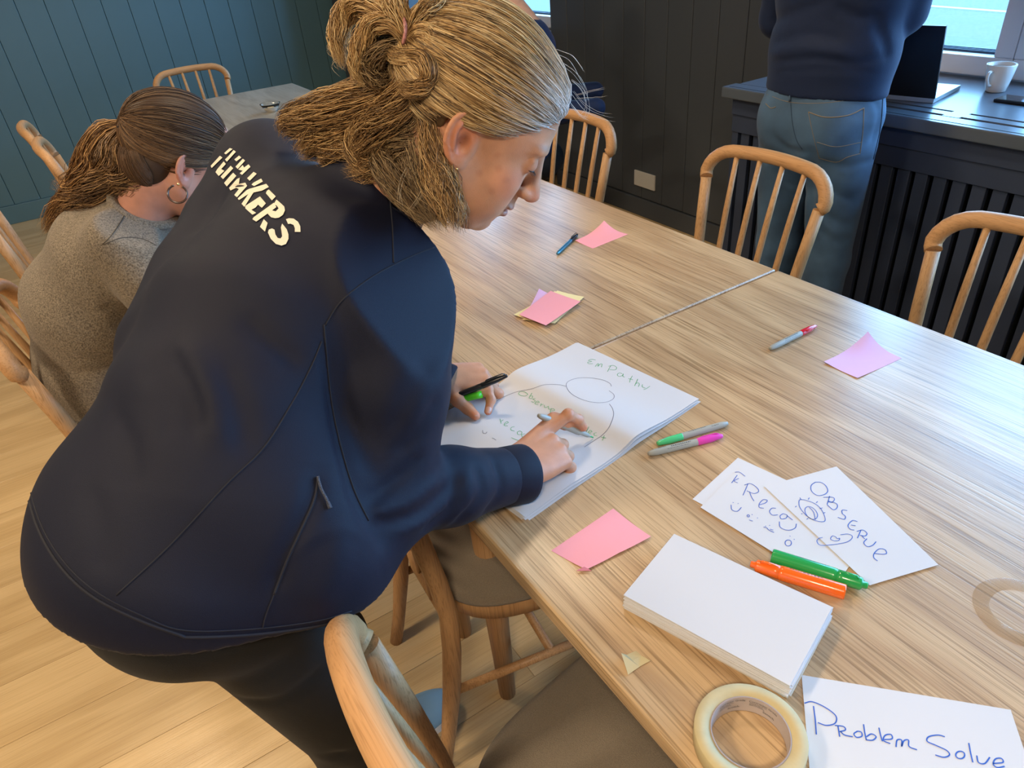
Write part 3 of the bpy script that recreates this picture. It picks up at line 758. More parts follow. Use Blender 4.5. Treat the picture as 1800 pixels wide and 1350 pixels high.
# body under the clothes, head and neck: one mesh
sc = Sculpt(np.array(wT)-.22, np.array(wT)+.165, .0021)
hw = head_sculpt(sc, wR, wT)
sc.chain([NECKTOP, C7, CH], [.056, .060, .075], .03)
Vh, Fh = sc.mesh(); Vh = relax(Vh, Fh, 2)
colh = skin_colour(Vh, wR, wT, 1, SKIN)
# jacket
def torso(sc, e=0.0):
    ax = CH-PEL; 
    st = [(PEL-nrm(ax)*.06+np.array((.035, 0, -.02)), LAT0, .196+e, .165+e), (PEL+ax*.16+np.array((.02, 0, -.012)), LAT0, .194+e, .160+e), (PEL+ax*.40+np.array((-.006, 0, .008)), nrm(LAT0+LAT1*.3), .178+e, .135+e),
          (PEL+ax*.68+np.array((-.01, .0, .012)), nrm(LAT0+LAT1), .178+e, .130+e), (PEL+ax*.92, LAT1, .172+e, .112+e), (CH+nrm(ax)*.045, LAT1, .13+e, .085+e)]
    sc.loft(st, .05)
lo = np.array((-.33, .42, .72)); hi = np.array((.60, 1.32, 1.40))
def jacket_sculpt():
    sc = Sculpt(lo, hi, .0046)
    torso(sc)
    sc.ell(PEL+np.array((-.045, 0.01, .0)), (.125, .180, .13), None, .05)
    sc.chain([CH+(SR-CH)*.45, SR], [.088, .078], .05); sc.chain([CH+(SL-CH)*.45, SL], [.088, .080], .05)
    sc.chain([SL, dp(398, 399, 1.10), dp(356, 492, 1.06), dp(316, 612, 1.01)], [.080, .052, .060, .080], .05)
    sc.chain([SR, SR+(ER-SR)*.5, ER], [.079, .067, .060], .022)
    sc.chain([ER, ER+(WR-ER)*.45, WR+(WR-ER)*.02], [.058, .052, .041], .02)
    sc.chain([SL, EL], [.080, .060], .022); sc.chain([EL, WL], [.056, .042], .02)
    sc.chain([CH+nrm(CH-PEL)*.02, C7], [.085, .062], .04)
    n = nrm(NECKTOP-C7)
    sc.chain([C7, C7+n*.035], [.066, .064], .02)
    sc.plane(C7+n*.052, n)
    # cuffs
    for (E_, W_, r) in ((ER, WR, .041), (EL, WL, .042)):
        u = nrm(W_-E_); sc.cone(W_+u*.016, W_+u*.10, .055, .08, .003, 'sub')
    return sc
jk = jacket_sculpt()
# hem plane
h1, h2, h3 = dp(50, 905, .93), dp(322, 1142, .76), dp(636, 1106, .80)
hn = np.cross(h2-h1, h3-h1); hn = nrm(hn); hn = -hn if (CH-h2) @ hn > 0 else hn
# ------------------------------------------------------------------ her hands
ZP = .7575
fR = atz(1003, 768, .792)-WR
mk_tip = atz(1043, 769, .7585); mk_end = None
best = 9
for z_ in np.arange(.78, .9, .002):
    q_ = atz(946, 730, z_); d_ = abs(np.linalg.norm(q_-mk_tip)-.126)
    if d_ < best: best = d_; mk_end = q_
mu_ = nrm(mk_end-mk_tip)
scR = Sculpt(WR-np.array((.06, .09, .07)), WR+np.array((.19, .13, .07)), .0017)
thR = [mk_tip+mu_*.075+np.array((-.010, .006, .010)), mk_tip+mu_*.055+np.array((-.004, .007, .008)), mk_tip+mu_*.036+np.array((.0, .009, .007))]
i1, i2, i3 = mk_tip+mu_*.068+np.array((.004, -.006, .024)), mk_tip+mu_*.046+np.array((.006, -.004, .020)), mk_tip+mu_*.030+np.array((.003, -.003, .011))
nR = nrm(np.array((-.25, -.30, .92)))
tipsR = hand(scR, WR+nrm(fR)*.004+np.array((0, 0, .006)), fR, nR, (0, 1, 0), [(.5, .6, .4), (.75, .95, .6), (.85, 1.1, .7), (.9, 1.15, .7)], thR, .98, .6, {0: [i1, i2, i3]})
Vr, Fr = scR.mesh(); Vr = relax(Vr, Fr, 2)
WLh = WL+np.array((.0, .0, .012))
fL = atz(838, 668, .800)-WLh
scL = Sculpt(WLh-np.array((.06, .12, .07)), WLh+np.array((.17, .10, .06)), .0017)
thL = [atz(806, 704, .787), atz(822, 718, .774), atz(836, 731, .767)]
tipsL = hand(scL, WLh, fL, (-.15, -.25, .95), (0, -1, 0), [(.4, .8, .5), (.95, 1.0, .5), (1.0, 1.1, .6), (1.0, 1.2, .6)], thL, .95, .5, {0: [atz(858, 684, .793), atz(863, 703, .779), atz(858, 723, .7665)]})
Vl, Fl = scL.mesh(); Vl = relax(Vl, Fl, 2)
def handcol(V, tips):
    C = np.tile(SKIN*np.array((.98, .92, .90)), (len(V), 1))
    for (p, d) in tips:
        q = np.sqrt(((V-p)**2).sum(1)); f = np.clip(1.3-q/.012, 0, .8)[:, None]; C[:] = C*(1-f)+SKIN*np.array((1.1, .78, .72))*f
    return C
allV = np.vstack([Vh, Vr, Vl]); allF = np.vstack([Fh, Fr+len(Vh), Fl+len(Vh)+len(Vr)]); allC = np.vstack([colh, handcol(Vr, tipsR), handcol(Vl, tipsL)])
# pelvis and legs continue the body under the trousers
def legs(sc, g):
    HR, HL = np.array((.0, .70, .82)), np.array((.0, .895, .82)); KR, KL = np.array((.060, .70, .47)), np.array((.085, .89, .46)); AR, AL = np.array((.02, .70, .09)), np.array((.105, .935, .09))
    sc.ell(PEL+np.array((-.012, 0, -.035)), (.138+g, .184+g, .125+g), None, .05)
    for (h, k, a) in ((HR, KR, AR), (HL, KL, AL)): sc.chain([h, k, a], [.092+g, .062+g, .042+g*1.5], .02)
    return AR, AL
scb = Sculpt((-.22, .52, .04), (.24, 1.10, 1.12), .009); legs(scb, -.012); scb.chain([PEL, CH], [.10, .10], .03); Vb, Fb = scb.mesh()
allF = np.vstack([allF, Fb+len(allV)]); allC = np.vstack([allC, np.tile(SKIN, (len(Vb), 1))]); allV = np.vstack([allV, Vb])
body = wpart('body', allV, allF, M_['skin'], allC)
for (p, d) in (tipsR[4], tipsL[4], tipsL[0]):
    up = nrm(nrm(CAM-p)-d*(nrm(CAM-p) @ d)); sd = np.cross(d, up); m = MB(); V = []
    for i in range(7):
        for j in range(7):
            a = (i/6-.5)*2; b = (j/6-.5)*2; w = .0052*(1-.25*max(0, b)**2); V.append(p-WO-d*.001+d*b*.0062*(1-.18*a*a)+sd*a*w+up*(.0084-.0026*a*a-.0012*b*b))
    m.add(V, [(i*7+j, i*7+j+1, (i+1)*7+j+1, (i+1)*7+j) for i in range(6) for j in range(6)]); part('fingernail', m, mat('fingernail', (.62, .36, .29), .3), body)
sct = Sculpt((-.24, .50, .05), (.26, 1.12, 1.06), .0065); legs(sct, .004)
for (a, b) in (((-.13, .62, .76), (.02, .60, .80)), ((-.12, .66, .70), (.05, .61, .74)), ((-.05, .61, .55), (.08, .66, .52)), ((-.05, .63, .49), (.09, .65, .47))):
    sct.groove([a, b], .012, .005)
sct.plane((0, 0, .075), (0, 0, -1))
Vt, Ft = sct.mesh(); Vt = relax(Vt, Ft, 2); tro = wpart('trousers', Vt, Ft, M_['trouser'])
M_['shoe'] = mat('pale blue sneaker', (.22, .42, .62), .6); M_['sole'] = mat('white sole', (.7, .7, .68), .6)
for (x, y) in ((.02, .70), (.115, .94)):
    s_ = Sculpt((x-.09, y-.07, -.005), (x+.21, y+.07, .14), .005); s_.ell((x+.10, y, .035), (.09, .046, .034), None, .02); s_.ell((x, y, .045), (.065, .038, .045), None, .03); s_.cone((x, y, .07), (x, y, .10), .042, .040, .02); s_.plane((0, 0, .018), (0, 0, -1), .003)
    a, b = s_.mesh(); sh = wpart('shoe', a, b, M_['shoe'])
    m = MB(); P = [(x+.055+.135*math.cos(t)*(1 if math.cos(t) > 0 else .9), y+.046*math.sin(t)*(1+.15*math.cos(t))) for t in np.linspace(0, 6.283, 33)[:-1]]
    V = [(p[0]-WO[0], p[1]-WO[1], z) for z in (.001, .022) for p in P]; m.add(V, [(k, (k+1) % 32, 32+(k+1) % 32, 32+k) for k in range(32)]+[tuple(range(32))[::-1], tuple(range(32, 64))], False); part('sole', m, M_['sole'], sh)

# ------------------------------------------------------------------ jacket with folds, seams, print
jk.ell((.085, .70, .885), (.10, .13, .13), None, .06)
jk.ell(dp(540, 985, .89), (.078, .10, .12), None, .05)
hm = np.cross((h2+np.array((0, 0, .018)))-(h1+np.array((0, 0, .03))), (h3+np.array((0, 0, .006)))-(h1+np.array((0, 0, .03)))); hm = nrm(hm); hm = -hm if (CH-h2) @ hm > 0 else hm
jk.plane(h2+np.array((0, 0, .018)), hm)
Va, Fa = jk.mesh(); Va = relax(Va, Fa, 2); tr0 = bvh(Va, Fa)
def fold(P, r, amp, lift=0.0):
    q = castline(tr0, P, lift, 24)
    if len(q) > 3: jk.groove(q, r, amp)
for P, r, a in [
    ([(520, 640), (470, 600), (430, 560)], .012, .005), ([(290, 620), (330, 690), (345, 760)], .014, .006), ([(330, 600), (370, 690), (380, 780)], .016, -.004),
    ([(255, 640), (290, 700), (300, 760)], .012, .003), ([(390, 640), (420, 720), (430, 790)], .013, .004), ([(200, 720), (230, 790), (230, 850)], .014, .003), ([(150, 850), (180, 930), (180, 1000)], .014, .002),
    ([(560, 830), (540, 900), (500, 980), (480, 1040)], .010, .005), ([(600, 930), (590, 1000), (560, 1060)], .018, -.004), ([(620, 850), (650, 900), (680, 960)], .016, .006),
    # armpit and elbow folds
    ([(640, 880), (690, 850), (745, 800)], .008, .006), ([(650, 905), (720, 880), (775, 840)], .008, -.004), ([(665, 925), (730, 905), (800, 850)], .008, .006), ([(700, 935), (770, 905), (805, 850)], .008, -.003),
    ([(745, 930), (790, 890), (800, 835)], .0075, .006), ([(780, 925), (820, 885), (822, 825)], .008, -.003), ([(800, 918), (845, 870), (838, 820)], .0075, .005), ([(850, 905), (880, 860), (868, 808)], .008, .0045),
    ([(574, 610), (590, 740), (618, 850), (650, 925)], .008, .008), ([(760, 640), (720, 690), (690, 760)], .014, .004), ([(770, 700), (740, 750), (700, 800)], .010, .004)]:
    fold(P, r, a)
# cuff end hems
Vj, Fj = jk.mesh(); Vj = relax(Vj, Fj, 2, .4)
jacket = wpart('jacket', Vj, Fj, M_['jacket']); trj = bvh(Vj, Fj)
def stitch(P, r=.0011, m='seam', name='seam', n=50, lift=.0003, parent=None):
    q = castline(trj, P, lift, n)
    if len(q) < 4: return None
    q[1:-1] = (q[:-2]+q[1:-1]*2+q[2:])/4
    return part(name, MB().tube(q-WO, r, 6), M_[m], parent or jacket)
stitch([(572, 572), (600, 530), (650, 490), (700, 462), (755, 438), (795, 430)])
stitch([(570, 570), (574, 620), (582, 700), (598, 780), (622, 860), (648, 915)])
stitch([(205, 1046), (300, 958), (400, 850), (462, 790), (510, 715), (545, 650), (566, 600)])
stitch([(682, 300), (685, 345), (690, 400), (692, 462)])
stitch([(46, 838), (52, 880), (72, 940), (110, 1000), (165, 1050), (250, 1092), (318, 1116), (335, 1120), (440, 1116), (560, 1100), (622, 1082)], .0019)
stitch([(50, 832), (58, 880), (80, 938), (118, 994), (172, 1042), (252, 1083), (322, 1108), (440, 1106), (555, 1092), (618, 1074)], .0009)
stitch([(560, 838), (552, 880), (530, 930), (505, 985), (482, 1045)], .0016, name='pocket_zip')
stitch([(482, 1045), (468, 1080), (462, 1104)], .0009)
M_['cord'] = mat('flecked cord', (.10, .11, .15), .7, bump=1, bscale=3000, var=.9, vscale=900)
zq = castline(trj, [(557, 838), (563, 858), (572, 876), (579, 894)], .003, 9)
if len(zq) > 4:
    zp = part('zip_pull', MB().tube(zq-WO, [.0016]*(len(zq)-2)+[.0022, .0026], 8), M_['cord'], jacket, 'flecked grey cord zip pull')
for (E_, W_, r_) in ((ER, WR, .0425), (EL, WL, .0435)):
    u = nrm(W_-E_); a1 = nrm(np.cross(u, (0, 0, 1))); a2 = np.cross(u, a1); V = []; K = 36
    for (h, rr_) in ((-.034, r_-.004), (-.026, r_+.0015), (.008, r_+.0030), (.0145, r_+.003), (.017, r_+.0005), (.0145, r_-.002), (-.006, r_-.004)):
        for k in range(K):
            a = 2*math.pi*k/K; V.append(W_+u*h+(a1*math.cos(a)+a2*math.sin(a))*rr_-WO)
    part('cuff', MB().add(V, [(i*K+k, i*K+(k+1) % K, (i+1)*K+(k+1) % K, (i+1)*K+k) for i in range(6) for k in range(K)]), M_['jacket'], jacket)
# stand-up collar around the neck
nn = nrm(NECKTOP-C7); cu = nrm(np.cross(nn, (0, 0, 1))); cv = np.cross(nn, cu); V = []; K = 40
for j, (h, r_, ) in enumerate(((.005, .069), (.022, .068), (.046, .067), (.050, .0655), (.046, .064), (.015, .0635))):
    for k in range(K):
        a = 2*math.pi*k/K; d = cu*math.cos(a)+cv*math.sin(a); fr_ = max(0, d @ nrm((.7, -.45, -.5)))
        V.append(C7+nn*(h+.026*fr_)+d*(r_+.022*fr_*(h/.05))-WO)
m = MB().add(V, [(i*K+k, i*K+(k+1) % K, (i+1)*K+(k+1) % K, (i+1)*K+k) for i in range(5) for k in range(K)]); part('collar', m, M_['jacket'], jacket)
# cream lettering across the back, each stroke laid on the cloth
def decal(P, name='letter', m='print', tree=trj, parent=None, off=WO, lift=.0012, th=.0009):
    """filled outline given as photo pixels, draped on the surface"""
    P = np.array(P, float); from mathutils.geometry import tessellate_polygon as tp_
    c = []; n = len(P)
    for i in range(n):
        a, b = P[i], P[(i+1) % n]; k = max(1, int(np.linalg.norm(b-a)/6))
        for j in range(k): c.append(a+(b-a)*j/k)
    tri = tp_([[Vector((x, y, 0)) for x, y in c]]); q = [cast(tree, x, y, lift) for x, y in c]
    if any(v is None for v in q): return None
    q = np.array(q)-off; nn_ = len(q); inn = np.array([v-nrm(ray(*c[i]))*-.0 for i, v in enumerate(q)])-0; low = q-nrm(CAM-q.mean(0)-off)*th
    V = list(q)+list(low); F = [tuple(t) for t in tri]+[tuple(nn_+i for i in t)[::-1] for t in tri]+[(i, (i+1) % nn_, nn_+(i+1) % nn_, nn_+i) for i in range(nn_)]
    return part(name, MB().add(V, F, False), M_[m], parent or jacket)
z45 = lambda L_: [(340+x/4.5, 180+y/4.5) for x, y in L_]
for L_ in [
 [(705, 965), (722, 985), (742, 1010), (755, 1050), (755, 1085), (735, 1125), (700, 1138), (655, 1125), (615, 1085), (593, 1035), (600, 1012), (625, 1003), (645, 1012), (652, 1050), (670, 1078), (692, 1082), (705, 1065), (700, 1025), (695, 995)],
 [(735, 930), (760, 922), (795, 925), (830, 950), (848, 985), (850, 1030), (805, 1030), (805, 1000), (795, 975), (770, 965), (752, 968)],
 [(660, 775), (690, 800), (722, 830), (728, 860), (712, 895), (680, 918), (650, 922), (618, 915), (585, 880), (608, 838), (630, 862), (655, 868), (678, 845), (665, 825), (640, 810)],
 [(640, 800), (660, 835), (500, 950), (470, 930), (480, 915)], [(560, 930), (590, 960), (570, 1028), (530, 990)],
 [(530, 750), (577, 805), (545, 840), (515, 815), (495, 838), (462, 855), (500, 880), (470, 895), (415, 845), (415, 825)],
 [(600, 695), (655, 750), (625, 782), (577, 725), (585, 705)],
 [(580, 650), (600, 675), (545, 705), (480, 718), (408, 832), (385, 808), (440, 730), (365, 778), (355, 765), (425, 700), (445, 690)],
 [(540, 608), (553, 632), (485, 668), (465, 655), (480, 640)], [(480, 555), (505, 570), (450, 625), (430, 605)],
 [(415, 640), (430, 665), (350, 755), (328, 738), (365, 690), (345, 680), (300, 700), (288, 680), (350, 610), (372, 600), (365, 650)],
 [(440, 495), (455, 515), (390, 578), (372, 565), (395, 545), (360, 535), (395, 500), (405, 520)], [(395, 450), (413, 465), (355, 530), (338, 512)], [(365, 425), (383, 440), (345, 470), (328, 455)],
 [(320, 560), (345, 585), (270, 668), (248, 640), (300, 580)], [(300, 505), (320, 525), (240, 610), (220, 590)], [(245, 470), (262, 490), (225, 530), (250, 545), (205, 585), (180, 555), (195, 530)],
 [(322, 380), (340, 395), (270, 472), (255, 455), (285, 425)], [(292, 365), (315, 372), (262, 415), (248, 405)], [(215, 425), (235, 440), (150, 522), (142, 505)]]:
    decal(z45(L_))

# ------------------------------------------------------------------ her hair
HR_ = np.array(wR); HT = np.array(wT); HL = lambda p: HT+HR_ @ np.array(p, float)
sc = Sculpt(HT-.20, HT+.16, .0032)
hc = np.array((-.022, 0, .040))
G = np.meshgrid(*[(sc.lo[k]+sc.res*np.arange(sc.n[k])) for k in range(3)], indexing='ij', sparse=False)
Lx = (np.stack(G, -1)-HT) @ HR_
e_ = Lx-hc; rad_ = np.array((.1015, .0815, .0865)); k0 = np.sqrt(((e_/rad_)**2).sum(-1)); k1 = np.sqrt(((e_/rad_**2)**2).sum(-1))+1e-6; D = k0*(k0-1)/k1
pA = -((Lx[..., 0]-(.079))*(-.50)+(Lx[..., 2]-.061)*.866)          # below the hairline plane = positive
pA = np.maximum(pA, -(Lx[..., 2]-.020-np.maximum(0, (Lx[..., 0]-.0))*.9)*1.0)
pB = np.maximum(Lx[..., 0]+.036, -(Lx[..., 2]+.072)); sc.F = np.maximum(D, np.minimum(pA, pB)).astype(np.float32)
Vc, Fc = sc.mesh(); Vc = relax(Vc, Fc, 3)
lc = (Vc-HT) @ HR_; g_ = np.clip((lc[:, 0]-.0)/.08, 0, 1)[:, None]
colc = np.array((.15, .095, .048))*(1-g_)+np.array((.24, .22, .20))*g_
hair = wpart('hair', Vc, Fc, M_['hair'], colc)
clip = np.array((-.119, -.008, .040)); 
Ps, Rs, Cs = [], [], []
def addl(t): Ps.append(t[0]); Rs.append(t[1]); Cs.append(t[2])
# pulled-back hair following the skull from hairline to clip
ND = 3600; segs = 16; base = []
hl = [(.0860, 0, .060), (.082, -.022, .060), (.073, -.042, .054), (.058, -.058, .042), (.035, -.068, .026), (.012, -.074, .020), (-.010, -.078, .028), (-.035, -.078, .022), (-.045, -.074, .0), (-.052, -.068, -.03), (-.058, -.06, -.06)]
hlL = [(a, -b, c) for a, b, c in hl]
curveR = spline(hl, 200); curveL = spline(hlL, 200)
en = nrm((clip-hc)/rad_)
PP = np.zeros((ND, segs, 3)); CC = np.zeros((ND, segs, 3))
for i in range(ND):
    cu_ = curveR if RNG.random() < .72 else curveL; p0 = cu_[int(RNG.uniform(0, 1)**1.7*199)]+RNG.normal(0, .0025, 3)
    st = nrm((p0-hc)/rad_); inset = RNG.uniform(0, .45) if RNG.random() < .45 else RNG.uniform(0, .06)
    e2 = nrm(en+RNG.normal(0, .07, 3)); om = math.acos(np.clip(st @ e2, -1, 1)); u = inset+(1-inset)*np.linspace(0, 1, segs)
    d = (np.sin((1-u)*om)[:, None]*st+np.sin(u*om)[:, None]*e2)/math.sin(om)
    # sag: side strands droop a little
    d[:, 2] -= .10*np.sin(u*math.pi)*abs(st[1]); d /= np.linalg.norm(d, axis=1)[:, None]
    lift = 1.03+RNG.uniform(-.004, .05)*np.sin(np.pi*np.clip(u*.85+.12, .0, 1))**.7+.012*math.sin(st[1]*34+st[2]*22)*np.sin(np.pi*u)+.11*np.clip((p0[0]-.045)/.04, 0, 1)*RNG.uniform(.55, 1.1)*np.exp(-((u-.13)/.12)**2)
    p = hc+d*rad_*lift[:, None]+np.sin(u[:, None]*RNG.uniform(4, 9)+RNG.uniform(0, 6, 3))*.0012
    PP[i] = HT+p @ HR_.T
    gr = np.clip((p[:, 0]-.005+RNG.normal(0, .012))/.07, 0, 1)[:, None]
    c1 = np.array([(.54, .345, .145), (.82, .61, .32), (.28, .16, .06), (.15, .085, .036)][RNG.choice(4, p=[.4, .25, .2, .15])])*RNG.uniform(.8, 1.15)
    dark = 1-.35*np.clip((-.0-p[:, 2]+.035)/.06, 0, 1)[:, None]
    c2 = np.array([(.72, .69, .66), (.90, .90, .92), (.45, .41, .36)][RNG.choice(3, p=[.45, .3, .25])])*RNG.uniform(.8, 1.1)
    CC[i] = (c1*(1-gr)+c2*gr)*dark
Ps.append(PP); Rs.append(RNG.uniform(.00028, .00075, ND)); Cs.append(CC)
B1 = ((.56, .35, .145), (.82, .60, .30), (.28, .155, .06)); B2 = ((.36, .205, .08), (.66, .43, .19), (.12, .065, .026)); B3 = ((.24, .15, .07), (.46, .32, .16), (.10, .06, .028))
g = lambda *a: [dp(x, y, t) for x, y, t in a]
cx = .815
# bun: loops and tufts out of the clip
addl(lock(g((712, 62, .80), (675, 25, .80), (630, 8, .81), (600, 35, .82), (592, 80, .82), (605, 118, .825)), 230, [.010, .013, .015, .013, .008, .003], 0, .003, 18, cols=B1))
addl(lock(g((712, 66, .79), (690, 42, .785), (655, 45, .79), (632, 80, .80), (625, 120, .81), (640, 150, .82)), 190, [.008, .011, .012, .010, .006, .002], 0, .003, 18, cols=B1))
addl(lock(g((715, 60, .79), (700, 20, .78), (690, -15, .78), (700, -40, .79)), 120, [.010, .014, .016, .02], 0, .003, 14, cols=B1))
addl(lock(g((722, 58, .785), (745, 25, .775), (762, 8, .775), (772, -20, .78)), 120, [.008, .012, .014, .012], 0, .002, 14, cols=B1))
addl(lock(g((715, 72, .79), (740, 55, .775), (757, 62, .775), (756, 88, .78), (735, 102, .785), (700, 100, .79), (685, 92, .795)), 220, [.006, .010, .011, .010, .009, .006], 0, .002, 20, cols=B1))
addl(lock(g((690, 80, .80), (668, 92, .80), (650, 118, .81), (668, 138, .82), (690, 125, .82)), 150, [.008, .012, .013, .010], 0, .004, 16, cols=B3))
addl(lock(g((708, 98, .79), (742, 102, .775), (755, 120, .77), (750, 148, .78), (725, 160, .79), (700, 150, .80)), 220, [.007, .010, .011, .010, .009, .005], 0, .002, 18, cols=B2))
addl(lock(g((735, 80, .80), (700, 75, .805), (660, 90, .82), (640, 110, .83)), 150, .018, .010, .004, 14, cols=B3))
# loose lower hair, over the collar and the back
addl(lock(g((735, 110, .815), (715, 165, .825), (690, 205, .84), (655, 250, .87), (625, 285, .90)), 330, [.016, .024, .028, .026, .012], 0, .004, 18, cols=B2, frizz=.0012))
addl(lock(g((720, 115, .825), (680, 155, .85), (630, 180, .88), (570, 200, .93), (515, 215, 1.0), (500, 238, 1.03)), 420, [.014, .024, .028, .028, .022, .008], 0, .004, 20, cols=B2, frizz=.0014))
addl(lock(g((710, 140, .83), (680, 185, .86), (630, 215, .90), (580, 235, .94), (545, 255, .97), (530, 268, .985)), 330, [.014, .024, .028, .024, .020, .008], 0, .005, 20, cols=B2, frizz=.0014, curl=.8))
addl(lock(g((735, 150, .83), (700, 215, .86), (660, 255, .89), (610, 268, .92), (575, 282, .945), (590, 297, .94)), 300, [.014, .022, .024, .020, .014, .006], 0, .005, 20, cols=B2, frizz=.0014, curl=1.0))
addl(lock(g((745, 140, .83), (735, 200, .845), (735, 260, .855), (755, 320, .86), (775, 365, .86), (785, 400, .855)), 340, [.012, .020, .022, .020, .015, .012], 0, .004, 20, cols=B3, frizz=.0012, lenj=.4))
addl(lock(g((765, 150, .82), (755, 210, .83), (765, 270, .835), (785, 320, .835), (800, 370, .835), (808, 408, .835)), 300, [.010, .016, .016, .014, .011, .008], 0, .004, 20, cols=B2, frizz=.0012, lenj=.5))
addl(lock(g((745, 150, .84), (715, 220, .87), (700, 270, .885), (710, 330, .89), (745, 380, .885)), 240, [.012, .020, .022, .018, .008], 0, .004, 18, cols=B3, frizz=.0012))
addl(lock(g((760, 160, .835), (725, 230, .85), (690, 262, .87), (700, 300, .875), (735, 350, .875), (775, 400, .865)), 420, [.016, .026, .030, .030, .022, .010], 0, .004, 20, cols=B3, frizz=.0012))
addl(lock(g((770, 180, .84), (765, 250, .85), (770, 320, .85), (796, 370, .845), (805, 405, .84)), 300, [.012, .020, .022, .018, .012], 0, .004, 18, cols=B2, frizz=.0012, lenj=.6))
addl(lock(g((690, 190, .85), (650, 230, .88), (640, 262, .89), (660, 285, .885), (640, 300, .89), (610, 300, .90)), 260, [.016, .024, .026, .020, .012, .004], 0, .006, 18, cols=B2, frizz=.0016, curl=1.4))
# fly-aways
for _ in range(34):
    a = g((720+RNG.normal(0, 20), 90+RNG.normal(0, 30), .81))[0]; x, y = a*1, 0
    k = RNG.integers(0, 3)
    q = [((RNG.uniform(560, 640), RNG.uniform(30, 150)), (600, 60)), ((RNG.uniform(500, 620), RNG.uniform(200, 300)), (600, 210)), ((RNG.uniform(700, 820), RNG.uniform(300, 410)), (740, 260)), ((RNG.uniform(1000, 1035), RNG.uniform(110, 225)), (985, 150))][k]
    t_ = [.82, .95, .85, .86][k]; e = np.array((q[0][0], q[0][1])); b = np.array(q[1])+RNG.normal(0, 15, 2); mdl = (e+b)/2+RNG.normal(0, 12, 2)
    addl(lock(g((b[0], b[1], t_), (mdl[0], mdl[1], t_), (e[0], e[1], t_)), 2, .002, .007, .0005, 12, .00020, cols=((.6, .5, .35), (.7, .65, .55), (.5, .4, .25)), frizz=.0002))
for w_ in (((985, 110), (1012, 130), (1030, 160), (1026, 190)), ((1000, 140), (1022, 160), (1030, 190), (1018, 212)), ((1005, 160), (1030, 190), (1060, 205), (1085, 208)), ((1000, 180), (1018, 205), (1035, 216)), ((1010, 170), (1040, 165), (1070, 160)), ((975, 90), (1005, 105), (1028, 140))):
    addl(lock(g(*[(x, y, .86) for x, y in w_]), 2, .003, .006, .0004, 14, .00022, cols=((.7, .66, .6), (.8, .78, .74)), frizz=.0001))
Ps = [resampled if resampled.shape[1] == 16 else np.stack([np.stack([np.interp(np.linspace(0, 1, 16), np.linspace(0, 1, q.shape[0]), q[:, k]) for k in range(3)], 1) for q in resampled]) for resampled in Ps]
Cs = [np.repeat(c[:, :1], 16, 1) if c.shape[1] != 16 else c for c in Cs]
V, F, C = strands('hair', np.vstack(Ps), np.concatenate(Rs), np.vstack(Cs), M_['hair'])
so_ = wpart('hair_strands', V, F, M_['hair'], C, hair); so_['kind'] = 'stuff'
m = MB(); cp_ = castq = g((711, 36, .775), (713, 50, .770), (712, 62, .772), (709, 76, .778)); m.tube(spline(np.array(cp_)-WO, 12), [(.0045, .0022)]*12, 8)
part('hair_clip', m, mat('speckled pink clip', (.50, .22, .20), .3, var=.5, vscale=300), hair, 'speckled pink hair clip')
# small ear stud
part('earring', MB().lathe([(.0001, .0016), (.0012, .0012), (.0016, 0), (.0012, -.0012), (.0001, -.0016)], 10, c=cast(bvh(Vh, Fh), 803, 296, .001)-WO), mat('gold', (.8, .55, .25), .25, metal=1), body)
# eyelashes and brow hairs
m_ = []
for q in (-1, 1):
    for i in range(26):
        yy_ = (-.0125+.027*i/25); xx_ = .0755+.0141*math.sqrt(max(.02, 1-(yy_/.0172)**2-(.0048/.0128)**2)); a = HL((xx_, q*(.0315+yy_), -.0043)); b = a+HR_ @ np.array((.0050, q*.0012, -.0030+.0006*math.sin(i))); m_.append(np.linspace(a, b, 6)+0)
Pn = np.array(m_); V, F, C = strands('lash', Pn, np.full(len(Pn), .00018), np.tile((.03, .02, .015), (len(Pn), 6, 1)), M_['hair']); wpart('eyelashes', V, F, M_['hair'], C, body)
M_['lash'] = mat('lash line', (.035, .02, .018), .7)
for q in (-1, 1):
    ll = []
    for yy_ in np.linspace(-.0135, .0152, 14): ll.append(HL((.0755+.0140*math.sqrt(max(.02, 1-(yy_/.0172)**2-(.0045/.0128)**2)), q*(.0315+yy_), -.0042))-WO)
    part('lash_line', MB().tube(ll, [.0003]+[.0007]*12+[.0003], 6), M_['lash'], body)

